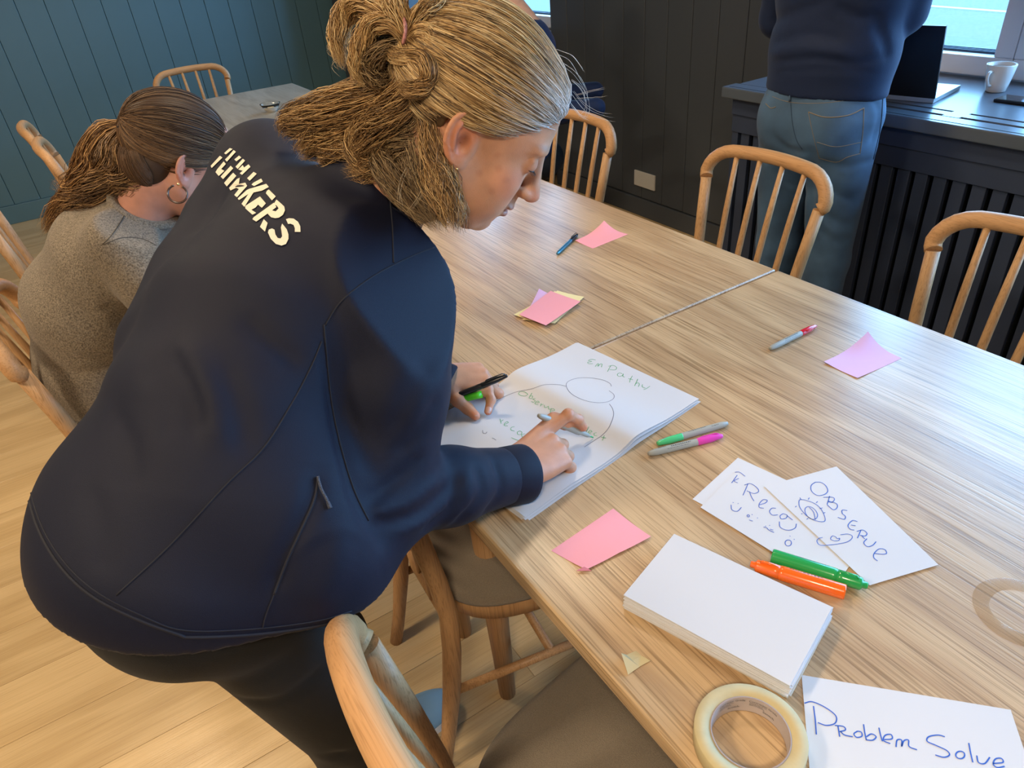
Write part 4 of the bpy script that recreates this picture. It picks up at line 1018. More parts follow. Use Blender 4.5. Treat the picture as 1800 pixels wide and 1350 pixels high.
# ------------------------------------------------------------------ pens in her hands
def marker(name, label, cat, tip, end, barrel, cap, r=.0057, cap_len=.046, cap_at='tip', group=None, clip=True, nib=None, printm='greyd', open_=False, roll=0):
    """felt marker from tip to end: barrel, cap with clip, printed label"""
    tip = np.array(tip, float); end = np.array(end, float); u = nrm(end-tip); L_ = np.linalg.norm(end-tip)
    t = thing(name, label, cat, tuple(tip), 0, group)
    up = nrm(np.array((0, 0, 1))-u*u[2]); s_ = np.cross(u, up); up0, s0_ = up, s_; up, s_ = up*math.cos(roll)+s_*math.sin(roll), np.cross(u, up*math.cos(roll)+s_*math.sin(roll)); R_ = np.stack([s_, up, u], 1)
    def pr(prof, n=24): return MB().lathe(prof, n, rot=R_)
    if cap is not None:
        c0, c1 = (0, cap_len)
        part('barrel', pr([(r*.97, cap_len-.002), (r, cap_len+.002), (r, L_*.75), (r*.93, L_*.9), (r*.78, L_-.006), (r*.62, L_-.0035), (r*.55, L_-.0005), (.0001, L_)]), M_[barrel], t)
        k = part('cap', pr([(.0001, 0), (r*.5, .0003), (r*.66, .0025), (r*.78, .010), (r*1.04, .020), (r*1.06, cap_len-.001), (r*1.0, cap_len), (r*.96, cap_len)]), M_[cap], t)
        if clip: part('clip', MB().tube([up*(r*.9)+u*.003, up*(r*1.45)+u*.008, up*(r*1.45)+u*(cap_len*.75), up*(r*1.2)+u*(cap_len*.8)], [(r*.3, r*.16)]*4, 8, flat=tuple(s_)), M_[cap], k)
    else:
        part('barrel', pr([(r*.30, .008), (r*.40, .011), (r*.62, .014), (r*.70, .030), (r, .034), (r, L_*.75), (r*.93, L_*.9), (r*.7, L_-.004), (r*.55, L_-.0005), (.0001, L_)]), M_[barrel], t)
        part('nib', pr([(.0001, 0), (.0011, .0008), (r*.28, .0085)]), M_[nib or 'black'], t)
    if printm:
        m = MB(); z0 = cap_len+.012
        rs_ = random.Random(len(label))
        for row, (ang, zs, ze, h) in enumerate(((-.15, z0, z0+.034, .0022), (-.75, z0+.004, z0+.040, .0008), (.35, z0+.042, z0+.056, .0012))):
            z = zs
            while z < ze:
                w_ = rs_.uniform(.0012, .003); a0 = ang-h/r/2; a1 = ang+h/r/2*rs_.uniform(.6, 1)
                q = []
                for (aa, zz) in ((a0, z), (a1, z+.0006), (a1, z+w_), (a0, z+w_-.0004)): q.append((s0_*math.sin(aa)+up0*math.cos(aa))*(r*1.015)+u*zz)
                m.add(q, [(0, 1, 2, 3)], False); z += w_+.0007
        part('print', m, M_[printm], t)
    return t
marker('marker_pen', 'grey barrelled green marker held writing in the woman\'s right hand', 'marker', mk_tip, mk_end, 'grey', None, nib='greenink', r=.0058)
def placed(px_a, za, px_b, zb): return atz(*px_a, za), atz(*px_b, zb)
a_, b_ = placed((892, 660), .822, (812, 692), .798); b_ = a_+nrm(b_-a_)*.125
t = marker('pen', 'black capped pen gripped in the woman\'s left hand', 'pen', a_, b_, 'black', 'black', r=.0052, cap_len=.05, printm=None)
a_, b_ = placed((847, 693), .795, (815, 701), .789); u = nrm(b_-a_); up = nrm(np.array((0, 0, 1))-u*u[2]); s_ = np.cross(u, up)
t = thing('open_marker_lid', 'lime green open marker cap held under the black pen', 'pen cap', tuple(a_))
part('cap', MB().lathe([(.0052, .035), (.0060, 0), (.0064, -.0003), (.0064, .010), (.0060, .036), (.0045, .046), (.0001, .048)], 24, rot=np.stack([s_, up, u], 1)), M_['lime'], t)
# ------------------------------------------------------------------ things on the table
ZT = .7502
def ink(name, lines, m, parent, origin, zf, w=.0011, smooth=True, label=None):
    """pen strokes: photo pixel polylines laid as thin ribbons on the paper at height zf(x, y)"""
    mb = MB()
    for L_ in lines:
        P = spline(L_, max(8, len(L_)*6)) if smooth and len(L_) > 2 else np.array(resample(L_, 6))
        q = []
        for x, y in P:
            p = atz(x, y, ZT)
            for _ in range(3): p = atz(x, y, zf(p[0], p[1])+.0003)
            q.append(p)
        q = np.array(q); T = np.gradient(q, axis=0); T /= np.linalg.norm(T, axis=1)[:, None]+1e-9; s_ = np.stack([-T[:, 1], T[:, 0], T[:, 2]*0], 1)*w/2
        n = len(q); V = list(q-s_-origin)+list(q+s_-origin); mb.add(V, [(i, i+1, n+i+1, n+i) for i in range(n-1)], False)
    o = part(name, mb, M_[m], parent, label); o['kind'] = 'stuff'; return o
def sheet_mesh(c4, zf, nu=14, nv=14, th=.00025):
    """c4: four corners (xy); zf(u, v, x, y) height"""
    c = [np.array(q[:2], float) for q in c4]; V = []
    for lay in (0, 1):
        for i in range(nu+1):
            for j in range(nv+1):
                u, v = i/nu, j/nv; p = c[0]*(1-u)*(1-v)+c[1]*u*(1-v)+c[2]*u*v+c[3]*(1-u)*v; V.append((p[0], p[1], zf(u, v, p[0], p[1])-lay*th))
    n = (nu+1)*(nv+1); I = lambda i, j, l=0: l*n+i*(nv+1)+j
    F = [(I(i, j), I(i+1, j), I(i+1, j+1), I(i, j+1)) for i in range(nu) for j in range(nv)]; F += [tuple(k+n for k in q)[::-1] for q in F]
    rim = [(i, 0) for i in range(nu)]+[(nu, j) for j in range(nv)]+[(i, nv) for i in range(nu, 0, -1)]+[(0, j) for j in range(nv, 0, -1)]
    K0 = len(V); R_ = len(rim); V += [V[I(*q, 0)] for q in rim]+[V[I(*q, 1)] for q in rim]
    F += [(K0+k, K0+R_+k, K0+R_+(k+1) % R_, K0+(k+1) % R_) for k in range(R_)]
    return V, F, [True]*(2*nu*nv)+[False]*len(rim)
def sheet(name, c4, zf, m, parent=None, label=None, cat=None, group=None, th=.00025, nu=14, nv=14):
    V, F, S_ = sheet_mesh(c4, zf, nu, nv, th); c = np.mean([q[:2] for q in c4], 0)
    if parent is not None:
        V = np.array(V)-np.array(parent.location); b_ = MB().add(V, F); b_.sm = S_; return part(name, b_, M_[m], parent, label)
    V = np.array(V)-np.array((c[0], c[1], ZT)); b_ = MB().add(V, F); b_.sm = S_; o = part(name, b_, M_[m], None, None, (c[0], c[1], ZT)); return tag(o, label, cat, group)
# big folded sheets she writes on
A, B, Cc = atz(1013, 606, ZT), atz(1226, 706, ZT), atz(924, 914, ZT)
ab = B-A; bc = Cc-B; D = A+bc
pad = thing('paper_pad', 'large white folded sheets with a drawn figure and green writing under her hands', 'paper', (float((A+Cc)[0]/2), float((A+Cc)[1]/2), 0))
ub = nrm(bc)
def ridge(x, y):
    s_ = (np.array((x, y, 0))-B)[:2] @ ub[:2]; s_ /= np.linalg.norm(bc)    # 0 far edge .. 1 near edge
    h = .0115*math.exp(-((s_-.40)/(.16 if s_ < .40 else .075))**2)+.0035*math.exp(-((s_-.78)/.12)**2)
    return h
zpad = lambda x, y: ZT+.0052+ridge(x, y)
def padz(l): return lambda u, v, x, y: ZT+.0002+l*.0010+ridge(x, y)*(.55+l*.09)*(1 if l else .6)
offs = [(.004, -.004), (-.005, .003), (.006, .002), (-.002, -.003)]
for l, (dx, dy) in enumerate(offs):
    sheet('sheet', [q+np.array((dx, dy, 0)) for q in (A, B, Cc, D)], padz(l), 'paper', pad, nu=3, nv=40)
top = sheet('sheet', [A, B, Cc, D], lambda u, v, x, y: zpad(x, y), 'paper', pad, nu=3, nv=60)
po = np.array(pad.location)
zz = lambda L_: [(740+x/3.6, 600+y/3.6) for x, y in L_]
ink('handwriting', [zz(q) for q in [
 [(1105, 118), (1078, 113), (1060, 122), (1080, 127), (1055, 133), (1062, 141), (1088, 141)], [(1102, 160), (1116, 143), (1124, 142), (1120, 158), (1134, 144), (1146, 144), (1142, 164)],
 [(1180, 192), (1200, 155)], [(1185, 158), (1215, 152), (1238, 165), (1228, 180), (1192, 178)], [(1275, 205), (1255, 200), (1242, 212), (1255, 222), (1275, 215), (1280, 205), (1278, 222), (1290, 226)],
 [(1338, 218), (1325, 240), (1320, 260)], [(1312, 235), (1342, 243)], [(1372, 238), (1352, 282)], [(1358, 268), (1372, 262), (1382, 270), (1375, 288)], [(1402, 272), (1400, 288), (1420, 294)], [(1450, 283), (1428, 298), (1408, 306)],
 [(650, 318), (628, 318), (618, 330), (630, 342), (658, 345), (675, 335), (660, 322), (650, 318)], [(702, 326), (684, 356)], [(686, 345), (706, 346), (700, 362), (682, 358)], [(725, 362), (708, 365), (722, 375), (712, 385), (698, 380)],
 [(728, 388), (748, 388), (742, 378), (728, 382), (722, 395), (742, 402)], [(762, 392), (755, 412)], [(758, 404), (775, 397)], [(780, 402), (785, 420), (808, 410)], [(806, 412), (810, 430), (828, 424)], [(824, 440), (845, 437), (838, 426), (822, 432), (820, 450), (845, 456)],
 [(500, 490), (507, 520)], [(504, 508), (522, 496)], [(530, 525), (552, 515), (545, 508), (530, 518), (528, 532), (550, 535)], [(592, 540), (572, 545), (570, 560), (592, 568)], [(624, 566), (610, 575), (615, 590), (634, 588), (638, 574), (624, 566)],
 [(658, 585), (638, 590), (642, 605), (662, 600), (664, 588), (655, 615), (620, 627), (572, 610)], [(668, 612), (674, 598), (692, 606)], [(1038, 545), (1022, 575)], [(1062, 540), (1048, 570)], [(1062, 577), (1082, 572), (1070, 563), (1058, 578), (1075, 587)],
 [(1112, 578), (1096, 582), (1098, 595), (1115, 598)], [(1160, 595), (1148, 628)], [(1140, 605), (1172, 612)]]], 'greenink', top, np.zeros(3)+po, zpad, .0010, label='green handwriting')
ink('drawn_figure', [zz(q) for q in [
 [(1205, 285), (1195, 266), (1150, 244), (1070, 231), (990, 233), (932, 254), (920, 284), (950, 330), (1020, 368), (1100, 387), (1170, 385), (1215, 365), (1221, 338), (1190, 312)], [(920, 284), (860, 273), (780, 275), (700, 300), (620, 315), (550, 340), (490, 370), (440, 405)],
 [(1192, 396), (1213, 428), (1218, 470), (1192, 540), (1150, 590), (1100, 625), (1034, 669)], [(390, 562), (393, 580), (410, 582), (418, 572)], [(450, 612), (462, 616), (475, 626)]]], 'greyink', top, po, zpad, .0009, label='grey outline of a head and shoulders')
# sticky notes
def quad(pts, z=ZT): return [atz(x, y, z) for x, y in pts]
def note(c, m, label, z0=0.0003, curl=(), amp=.012, group=None, wave=0):
    def zf(u, v, x, y):
        h = z0
        for (cu_, cv_, a) in curl: d = math.hypot(u-cu_, v-cv_); h += a*max(0, 1-d/.75)**2
        return ZT+h+wave*math.sin(u*3.1)*math.sin(v*3.1)
    return sheet('sticky_note', quad(c), zf, m, None, label, 'sticky note', group)
note([(969, 968), (1078, 894), (1144, 947), (1031, 1004)], 'pink', 'large pink note with curled lower corner nearest the table edge', curl=((0, 1, .003), (1, 1, .004), (.5, 1, .003)), wave=.001)
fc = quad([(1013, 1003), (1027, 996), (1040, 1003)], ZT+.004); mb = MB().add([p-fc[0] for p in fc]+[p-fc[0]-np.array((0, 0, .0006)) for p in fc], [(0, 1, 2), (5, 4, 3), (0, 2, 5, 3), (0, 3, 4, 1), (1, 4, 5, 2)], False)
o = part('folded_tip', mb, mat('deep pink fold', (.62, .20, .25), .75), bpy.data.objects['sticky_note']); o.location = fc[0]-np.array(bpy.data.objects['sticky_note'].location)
note([(1448, 638), (1522, 600), (1585, 630), (1507, 666)], 'lilac', 'lilac pink note with raised corner beside the red marker', curl=((1, 0, .022), (0, 0, .003), (0, 1, .002)))
note([(1011, 424), (1062, 400), (1104, 412), (1042, 437)], 'pink', 'small pink note touching the steel blue pen on the far table half', curl=((1, 0, .020), (0, 0, .002)))
note([(903, 556), (975, 512), (1022, 527), (960, 570)], 'yellow', 'crumpled pale yellow note at the bottom of the note pile', .0003, ((0, 0, .004), (1, 1, .004)), wave=.002)
note([(918, 564), (980, 515), (1027, 524), (975, 571)], 'yellow', 'pale yellow note second in the note pile, its far edge showing', .0035, ((1, 0, .003),), wave=.001)
note([(925, 556), (948, 514), (985, 528), (960, 570)], 'lilac', 'lilac note third in the note pile, its left corner sticking out', .0060, ((1, 0, .004),))
note([(913, 559), (968, 517), (1021, 537), (960, 578)], 'pink', 'pink note lying on top of the note pile', .0085, ((1, 1, .002),))
# written cards
def card(c, z, m, label, group=None): return sheet('paper_card', [np.array(q) for q in c], lambda u, v, x, y: ZT+z, m, None, label, 'paper card', group, nu=2, nv=2)
def rect(p0, p1, L_, W_, z=ZT):
    """corner p0, long side aimed at p1 (length L_), short side W_ towards the right of it"""
    a = atz(*p0, z); d = atz(*p1, z)-a; d = d/np.linalg.norm(d); s_ = np.array((d[1], -d[0], 0)); return [a, a+d*L_, a+d*L_+s_*W_, a+s_*W_]
z5 = lambda L_: [(1200+x/3, 750+y/3) for x, y in L_]
ca = quad([(1217, 878), (1297, 805)]); d_ = nrm(ca[1]-ca[0]); e_ = np.array((d_[1], -d_[0], 0)); 
c1 = card([ca[0], ca[1], ca[1]+e_*.208, ca[0]+e_*.208], .0006, 'paper', 'white card under the smiley card, its left corner showing')
cb = quad([(1231, 893), (1303, 821)]); d_ = nrm(cb[1]-cb[0]); eb = nrm(atz(1362, 974, ZT)-cb[0])
c2 = card([cb[0], cb[1], cb[1]+eb*.208, cb[0]+eb*.208], .0014, 'paper', 'white card with blue smileys and recog written on it')
kz = lambda h: (lambda x, y: ZT+h)
def circ(cx, cy, rx, ry, rot=0): return [(cx+rx*math.cos(t)*math.cos(rot)-ry*math.sin(t)*math.sin(rot), cy+rx*math.cos(t)*math.sin(rot)+ry*math.sin(t)*math.cos(rot)) for t in np.linspace(0, 6.283, 10)]
def dot(x, y): return [(x-2, y-1), (x, y), (x+3, y+1)]
ink('handwriting', [z5(q) for q in [[(275, 240), (300, 240), (330, 262)], [(288, 255), (258, 297)], [(296, 272), (272, 286), (290, 296)], [(345, 300), (332, 330), (318, 362)], [(325, 308), (358, 300), (392, 322), (400, 342), (375, 352), (338, 338)], [(352, 342), (362, 368), (376, 392)],
 [(405, 412), (436, 402), (446, 388), (425, 385), (405, 405), (404, 425), (428, 430)], [(492, 430), (470, 430), (458, 448), (474, 466), (502, 464)], [(530, 458), (514, 470), (520, 486), (545, 482), (550, 466), (530, 458)], [(550, 468), (580, 492)], [(510, 500), (515, 530), (555, 546), (592, 535), (600, 512)],
 dot(266, 400), dot(292, 405), [(255, 412), (260, 438), (288, 446), (310, 425)], circ(346, 470, 6, 6), dot(366, 463), dot(394, 481), [(350, 491), (370, 498)], dot(437, 524), dot(458, 520), [(426, 529), (442, 532), (455, 545), (482, 558)], [(460, 540), (478, 545)], dot(566, 577), dot(588, 594), circ(557, 613, 17, 16)]], 'blueink', c2, np.array(c2.location), kz(.0015), .0011, label='blue handwriting')
c3 = card(quad([(1343, 857), (1470, 822), (1649, 995), (1528, 1031)]), .0024, 'paper', 'white card with observe, an eye and a heart in blue')
ink('handwriting', [z5(q) for q in [[(700, 292), (678, 310), (680, 340), (710, 362), (745, 358), (765, 340), (755, 312), (730, 294), (700, 292)], [(775, 366), (762, 410)], [(742, 372), (790, 372), (800, 385), (785, 400), (768, 392), (810, 405), (815, 425), (795, 438), (762, 412)],
 [(868, 442), (842, 440), (842, 458), (858, 472), (852, 488), (818, 478)], [(922, 500), (895, 495), (872, 520), (884, 540), (905, 545)], [(888, 518), (912, 522)], [(940, 545), (922, 588)], [(918, 552), (950, 545), (972, 562), (962, 576), (935, 572)], [(944, 574), (960, 592)], [(972, 590), (955, 612), (975, 632), (1002, 625), (1020, 606)],
 [(1012, 668), (1050, 672), (1075, 668), (1066, 648), (1035, 645), (1010, 668), (1008, 690), (1028, 708)]]], 'blueink', c3, np.array(c3.location), kz(.0025), .0012, label='blue handwriting')
ink('eye_and_heart_drawing', [z5(q) for q in [[(640, 385), (615, 388), (618, 425), (655, 470), (700, 495), (745, 500), (750, 478), (728, 432), (690, 402), (640, 385)], circ(678, 455, 40, 26, .8), [(668, 425), (690, 450), (700, 490)], [(625, 385), (618, 374)], [(662, 384), (668, 374)], [(704, 402), (712, 394)], [(722, 432), (738, 428)], [(742, 456), (752, 452)], [(600, 418), (594, 424)], [(632, 458), (625, 460)], [(662, 482), (654, 488)],
 [(738, 584), (716, 590), (708, 606), (728, 625), (790, 622), (860, 610), (890, 592), (893, 575), (870, 566), (832, 570)], [(800, 602), (780, 592), (790, 576), (806, 580), (815, 590), (828, 588), (822, 600), (800, 602)]]], 'blueink', c3, np.array(c3.location), kz(.0025), .0010, label='blue drawings of an eye and a heart')
c4_ = rect((1409, 1187), (1775, 1248), .209, .140); c4 = card(c4_, .0006, 'paper', 'white card reading problem solve at the bottom right corner')
z6 = lambda L_: [(900+x/2, 900+y/2) for x, y in L_]
ink('handwriting', [z6(q) for q in [[(1060, 682), (1066, 730), (1070, 782)], [(1028, 672), (1055, 667), (1100, 686), (1138, 716), (1136, 742), (1105, 750), (1075, 740)], [(1146, 752), (1152, 790)], [(1135, 750), (1165, 754), (1172, 766), (1152, 772)], [(1155, 772), (1170, 784), (1198, 790)], [(1215, 770), (1202, 780), (1212, 792), (1230, 788), (1228, 774), (1215, 770)],
 [(1236, 746), (1240, 775), (1246, 802)], [(1246, 790), (1264, 780), (1280, 790), (1268, 802), (1246, 801)], [(1290, 758), (1296, 785), (1302, 806)], [(1308, 800), (1336, 797), (1332, 782), (1312, 785), (1306, 803), (1330, 814)], [(1350, 826), (1354, 802), (1370, 802), (1370, 824), (1378, 804), (1394, 802), (1396, 824), (1424, 836)],
 [(1522, 790), (1498, 784), (1465, 790), (1460, 806), (1490, 820), (1528, 838), (1538, 854), (1518, 862), (1488, 854)], circ(1576, 854, 16, 13), [(1606, 812), (1612, 845), (1620, 880)], [(1634, 856), (1640, 880), (1662, 884), (1680, 862)], [(1692, 884), (1726, 880), (1720, 866), (1700, 868), (1692, 886), (1706, 898), (1732, 894)]]], 'blueink', c4, np.array(c4.location), kz(.0007), .0013, label='blue handwriting')
# stack of blank sheets
zs = ZT+.0275
s0, s1, s3 = atz(1185, 938, zs), atz(1463, 1068, zs), atz(1093, 1044, zs); dl = nrm(s1-s0); dl[2] = 0; ds = s3-s0; ds -= dl*(ds @ dl); ds = nrm(ds); LL = np.linalg.norm(s1-s0); WW = abs((s3-s0) @ ds)
cen = s0+dl*LL/2+ds*WW/2
stack = thing('paper_stack', 'thick stack of blank white sheets beside the roll of masking tape', 'paper stack', (cen[0], cen[1], ZT))
nl = 15; rs = random.Random(5)
for k in range(nl):
    th = .00178; a = rs.uniform(-.012, .012)*(2.0 if k < 3 else 1); dx = rs.uniform(-.0025, .0025)*(1.5 if k < 4 else 1); dy = rs.uniform(-.002, .002)
    if k == nl-1: a = dx = dy = 0
    if k == 2: a = -.035; dx = .003
    mb = MB().bbox((-LL/2, -WW/2, k*.00183), (LL/2, WW/2, k*.00183+th), .0002, 1)
    o = part('sheet', mb, M_['paper2' if k in (0, 3, 4) else 'paper'], stack); o.rotation_euler[2] = math.atan2(dl[1], dl[0])+a; o.location = (dx, dy, 0)
# masking tape roll
tc_ = atz(1319, 1287, ZT+.024); roll = thing('tape_roll', 'cream masking tape roll lying flat at the table edge', 'tape', (tc_[0], tc_[1], ZT))
ri, rc, ro = .0388, .0405, .0568
part('tape', MB().lathe([(rc, .0008), (ro-.0008, .0008), (ro, .0018), (ro, .0226), (ro-.0008, .0236), (rc, .0238), (rc, .0008)], 72), M_['tapeside'], roll)
part('core', MB().lathe([(rc, 0), (rc, .0242), (ri, .0242), (ri, 0), (rc, 0)], 72), M_['core'], roll)
part('core_liner', MB().lathe([(ri-.0002, .0235), (ri-.0002, .0008)], 72), M_['corein'], roll, 'pale printed liner inside the core')
def curved_text(txt, ang0, z, size, parent, m):
    cu_ = bpy.data.curves.new('t', 'FONT'); cu_.body = txt; cu_.size = size; ob = bpy.data.objects.new('t', cu_); SC.collection.objects.link(ob)
    bpy.context.view_layer.update(); me = ob.to_mesh(); V = np.array([v.co for v in me.vertices]); F = [tuple(p.vertices) for p in me.polygons]; ob.to_mesh_clear(); bpy.data.objects.remove(ob); bpy.data.curves.remove(cu_)
    R_ = ri-.0005; a = ang0-V[:, 0]/R_; W_ = np.stack([np.cos(a)*R_, np.sin(a)*R_, z+V[:, 1]], 1)
    return part('printed_text', MB().add(W_, F, False), M_[m], parent)
fa = math.atan2(RC[2, 1], RC[2, 0])   # far side of the core as seen
curved_text('Contractor Grade', fa+.62, .0185, .0042, roll, 'greyd'); curved_text('Contractor Grade', fa-.30, .0180, .0042, roll, 'greyd')
for k, (t_, zz_) in enumerate((('masking tape 24 mm', .0160), ('general purpose', .0142), ('made for painting', .0124))):
    curved_text(t_, fa+.60, zz_, .0022, roll, 'greyd'); curved_text(t_, fa-.32, zz_-.0003, .0022, roll, 'greyd')
curved_text('Scotch', fa+.30, .0072, .0050, roll, 'greyd'); curved_text('Scotch', fa-.70, .0072, .0050, roll, 'greyd')
# torn bit of tape
tq = [atz(x, y, ZT+h) for x, y, h in ((1092, 1148, .012), (1101, 1151, .004), (1118, 1144, .0015), (1127, 1152, .001), (1143, 1161, .0025), (1124, 1172, .001), (1104, 1186, .0015), (1099, 1170, .006))]
to_ = np.array((*np.mean(tq, 0)[:2], ZT)); V = [p-to_ for p in tq]+[p-to_-np.array((0, 0, .0003)) for p in tq]
o = part('torn_tape', MB().add(V, [tuple(range(8))[::-1], tuple(range(8, 16))]+[(i, (i+1) % 8, 8+(i+1) % 8, 8+i) for i in range(8)], False), M_['tape'], None, None, tuple(to_)); tag(o, 'small torn piece of masking tape lying near the table edge', 'tape piece')
# water ring
M_['ring'] = mat('damp wood ring', (.50, .30, .12), .25)
_t = M_['ring'].node_tree; _b = _t.nodes['Principled BSDF']; _b.inputs['Alpha'].default_value = .36
wc = atz(1796, 1076, ZT); V = []; K = 64
for k in range(K):
    t = 2*math.pi*k/K
    for r_ in (.0335+.001*math.sin(3*t), .0345, .0515, .0525+.001*math.sin(2*t+1)): V.append((r_*math.cos(t), r_*math.sin(t), .00025 if r_ < .034 or r_ > .052 else .0005))
mb = MB().add(V, [(k*4+j, ((k+1) % K)*4+j, ((k+1) % K)*4+j+1, k*4+j+1) for k in range(K) for j in range(3)])
o = part('water_ring', mb, M_['ring'], None, None, (wc[0], wc[1], ZT)); tag(o, 'damp brown drinking glass ring on the bare oak at the right edge', 'stain')
# markers and pens lying on the table
def lying(pa, pb, r): return atz(*pa, ZT+r), atz(*pb, ZT+r)
r = .0059
a_, b_ = lying((1155, 780), (1279, 744), r); marker('marker_pen', 'grey marker with mint green cap lying beside the magenta one', 'marker', a_, b_, 'grey', 'mint', r, roll=-1.9)
a_, b_ = lying((1270, 766), (1139, 798), r); marker('marker_pen', 'grey marker with magenta pink cap beside the mint green one', 'marker', a_, b_, 'grey', 'magenta', r, roll=1.5)
a_, b_ = lying((1434, 573), (1353, 613), r); marker('marker_pen', 'grey marker with red cap between the seam and lilac note', 'marker', a_, b_, 'grey', 'red', r, roll=-.9)
a_, b_ = lying((1015, 412), (979, 446), .005); marker('pen', 'slim steel blue pen touching the small pink note', 'pen', a_, b_, 'steel', 'black', .005, printm=None, roll=.3)
def highlighter(label, pa, pb, m, knob_at_a=True, r=.0098):
    a, b = lying(pa, pb, r); a, b = (a, b) if knob_at_a else (b, a); u = nrm(b-a); L_ = np.linalg.norm(b-a); up = np.array((0, 0, 1.)); s_ = np.cross(u, up); R_ = np.stack([s_, up, u], 1)
    t = thing('highlighter', label, 'marker', tuple(a))
    part('cap', MB().lathe([(.0001, 0), (r*.38, .0002), (r*.46, .0015), (r*.48, .006), (r*.80, .0075), (r*.86, .009), (r*.9, .030), (r*.97, .0365), (r*.80, .037)], 32, rot=R_), M_[m], t)
    part('barrel', MB().lathe([(r*.80, .036), (r*.98, .0375), (r*1.0, .042), (r*1.0, L_-.002), (r*.95, L_), (.0001, L_)], 32, rot=R_), M_[m], t)
    part('clip', MB().tube([s_*0+up*(r*.86)+u*.012, up*(r*1.12)+u*.014, up*(r*1.12)+u*.034], [(.0022, .0008)]*3, 8, flat=tuple(s_)), M_[m], t)
    mb = MB(); z = .048; q_ = random.Random(3)
    while z < L_-.03:
        w_ = q_.uniform(.0015, .004); h = q_.uniform(.0012, .0026); an = -.35 if knob_at_a else .5; V = []
        for (aa, zz_) in ((an-h/r/2, z), (an+h/r/2, z+.0006), (an+h/r/2, z+w_), (an-h/r/2, z+w_-.0005)): V.append((s_*math.sin(aa)+up*math.cos(aa))*(r*1.012)+u*zz_)
        mb.add(V, [(0, 1, 2, 3)], False); z += w_+.0009
    part('print', mb, M_['greyd'], t)
highlighter('fat orange marker pen lying beside the white paper stack', (1319, 991), (1486, 1041), 'orange')
highlighter('fat green marker pen resting across the written cards', (1357, 977), (1526, 1030), 'green', False)
# on the far table: glass bowl
gb_ = atz(478, 196, .75); M_['clear'] = mat('clear glass', (.9, .95, .95), .05, trans=1.0)
t = thing('glass_bowl', 'small clear glass bowl with a warm glint on the far table', 'bowl', tuple(gb_))
part('bowl', MB().lathe([(.0001, .004), (.022, .004), (.040, .018), (.050, .038), (.052, .040), (.050, .040), (.041, .019), (.024, .0), (.0001, .0)], 32), M_['clear'], t)
part('candle', MB().lathe([(.0001, .018), (.016, .018), (.018, .016), (.018, .0045), (.0001, .0045)], 20), mat('cream wax', (.75, .62, .40), .5), t)
# on the sill: open laptop, mug, phone
zsill = .9005
def onsill(x, y, z=zsill): return atz(x, y, z)
l0, l1, l2 = onsill(1640, 182), onsill(1718, 141), onsill(1628, 128)
bx = nrm(l1-l0); bx[2] = 0; wl_ = .215; byv = np.array((-bx[1], bx[0], 0))
lap = thing('laptop', 'open silver laptop with dark screen on the window sill beside the man', 'laptop', tuple(l0))
def P4(a, b, h): return bx*a+byv*b+np.array((0, 0, h))
rot = np.stack([bx, byv, np.array((0, 0, 1.))], 1)
part('base', MB().box(P4(.108, .15, .007), (.215, .30, .013), rot), M_['silver'], lap)
tilt = math.radians(12); sx = np.array(bx)*math.sin(-tilt)+np.array((0, 0, math.cos(tilt))); sn = np.cross(sx, byv); rs_ = np.stack([sx, byv, sn], 1)
sc_c = P4(.004, .15, .014)+sx*.108
part('screen', MB().box(sc_c, (.216, .302, .007), rs_), M_['black'], lap)
part('display', MB().box(sc_c+sn*(.0038 if sn @ bx > 0 else -.0038), (.196, .28, .0008), rs_), M_['blackg'], lap)
mc = onsill(1749, 160); 
mug = thing('mug', 'white china mug standing on the window sill', 'mug', tuple(mc)); 
part('cup', MB().lathe([(.0001, .0), (.026, .0), (.029, .002), (.034, .025), (.039, .055), (.0425, .080), (.0418, .0815), (.0395, .080), (.036, .055), (.031, .025), (.027, .006), (.0001, .005)], 40), M_['mug'], mug)
ha = math.atan2(-.9, -.1); hd = nrm((atz(1735, 160, zsill)-CAM)*-1*np.array((1, 1, 0))); hs = np.array((-hd[1], hd[0], 0)); hd = nrm(hd*.85-hs*.5*(1 if (hs @ RC[0]) > 0 else -1))
part('handle', MB().tube(spline([hd*.037+np.array((0, 0, .064)), hd*.056+np.array((0, 0, .062)), hd*.060+np.array((0, 0, .045)), hd*.047+np.array((0, 0, .026)), hd*.034+np.array((0, 0, .022))], 16), .0048, 10), M_['mug'], mug)
part('coffee', MB().lathe([(.0385, .070), (.0001, .070)], 32), mat('milky tea', (.42, .36, .34), .3), mug)
ph0, ph1 = onsill(1745, 179), onsill(1800, 186); u = nrm(ph1-ph0); u[2] = 0; vv_ = np.array((-u[1], u[0], 0)); vv_ = vv_ if vv_[0] > 0 else -vv_
ph = thing('phone', 'black phone lying on the window sill in front of the mug', 'phone', tuple(ph0))
rp = np.stack([u, vv_, np.array((0, 0, 1.))], 1)
mb = MB().bbox((-.075, -.037, 0), (.075, .037, .009), .0035, 3); mb.v = [tuple(rp @ np.array(q)+u*.075+vv_*.037) for q in mb.v]; part('case', mb, M_['black'], ph)
part('screen', MB().box(u*.075+vv_*.037+np.array((0, 0, .0093)), (.140, .066, .0006), rp), M_['blackg'], ph)
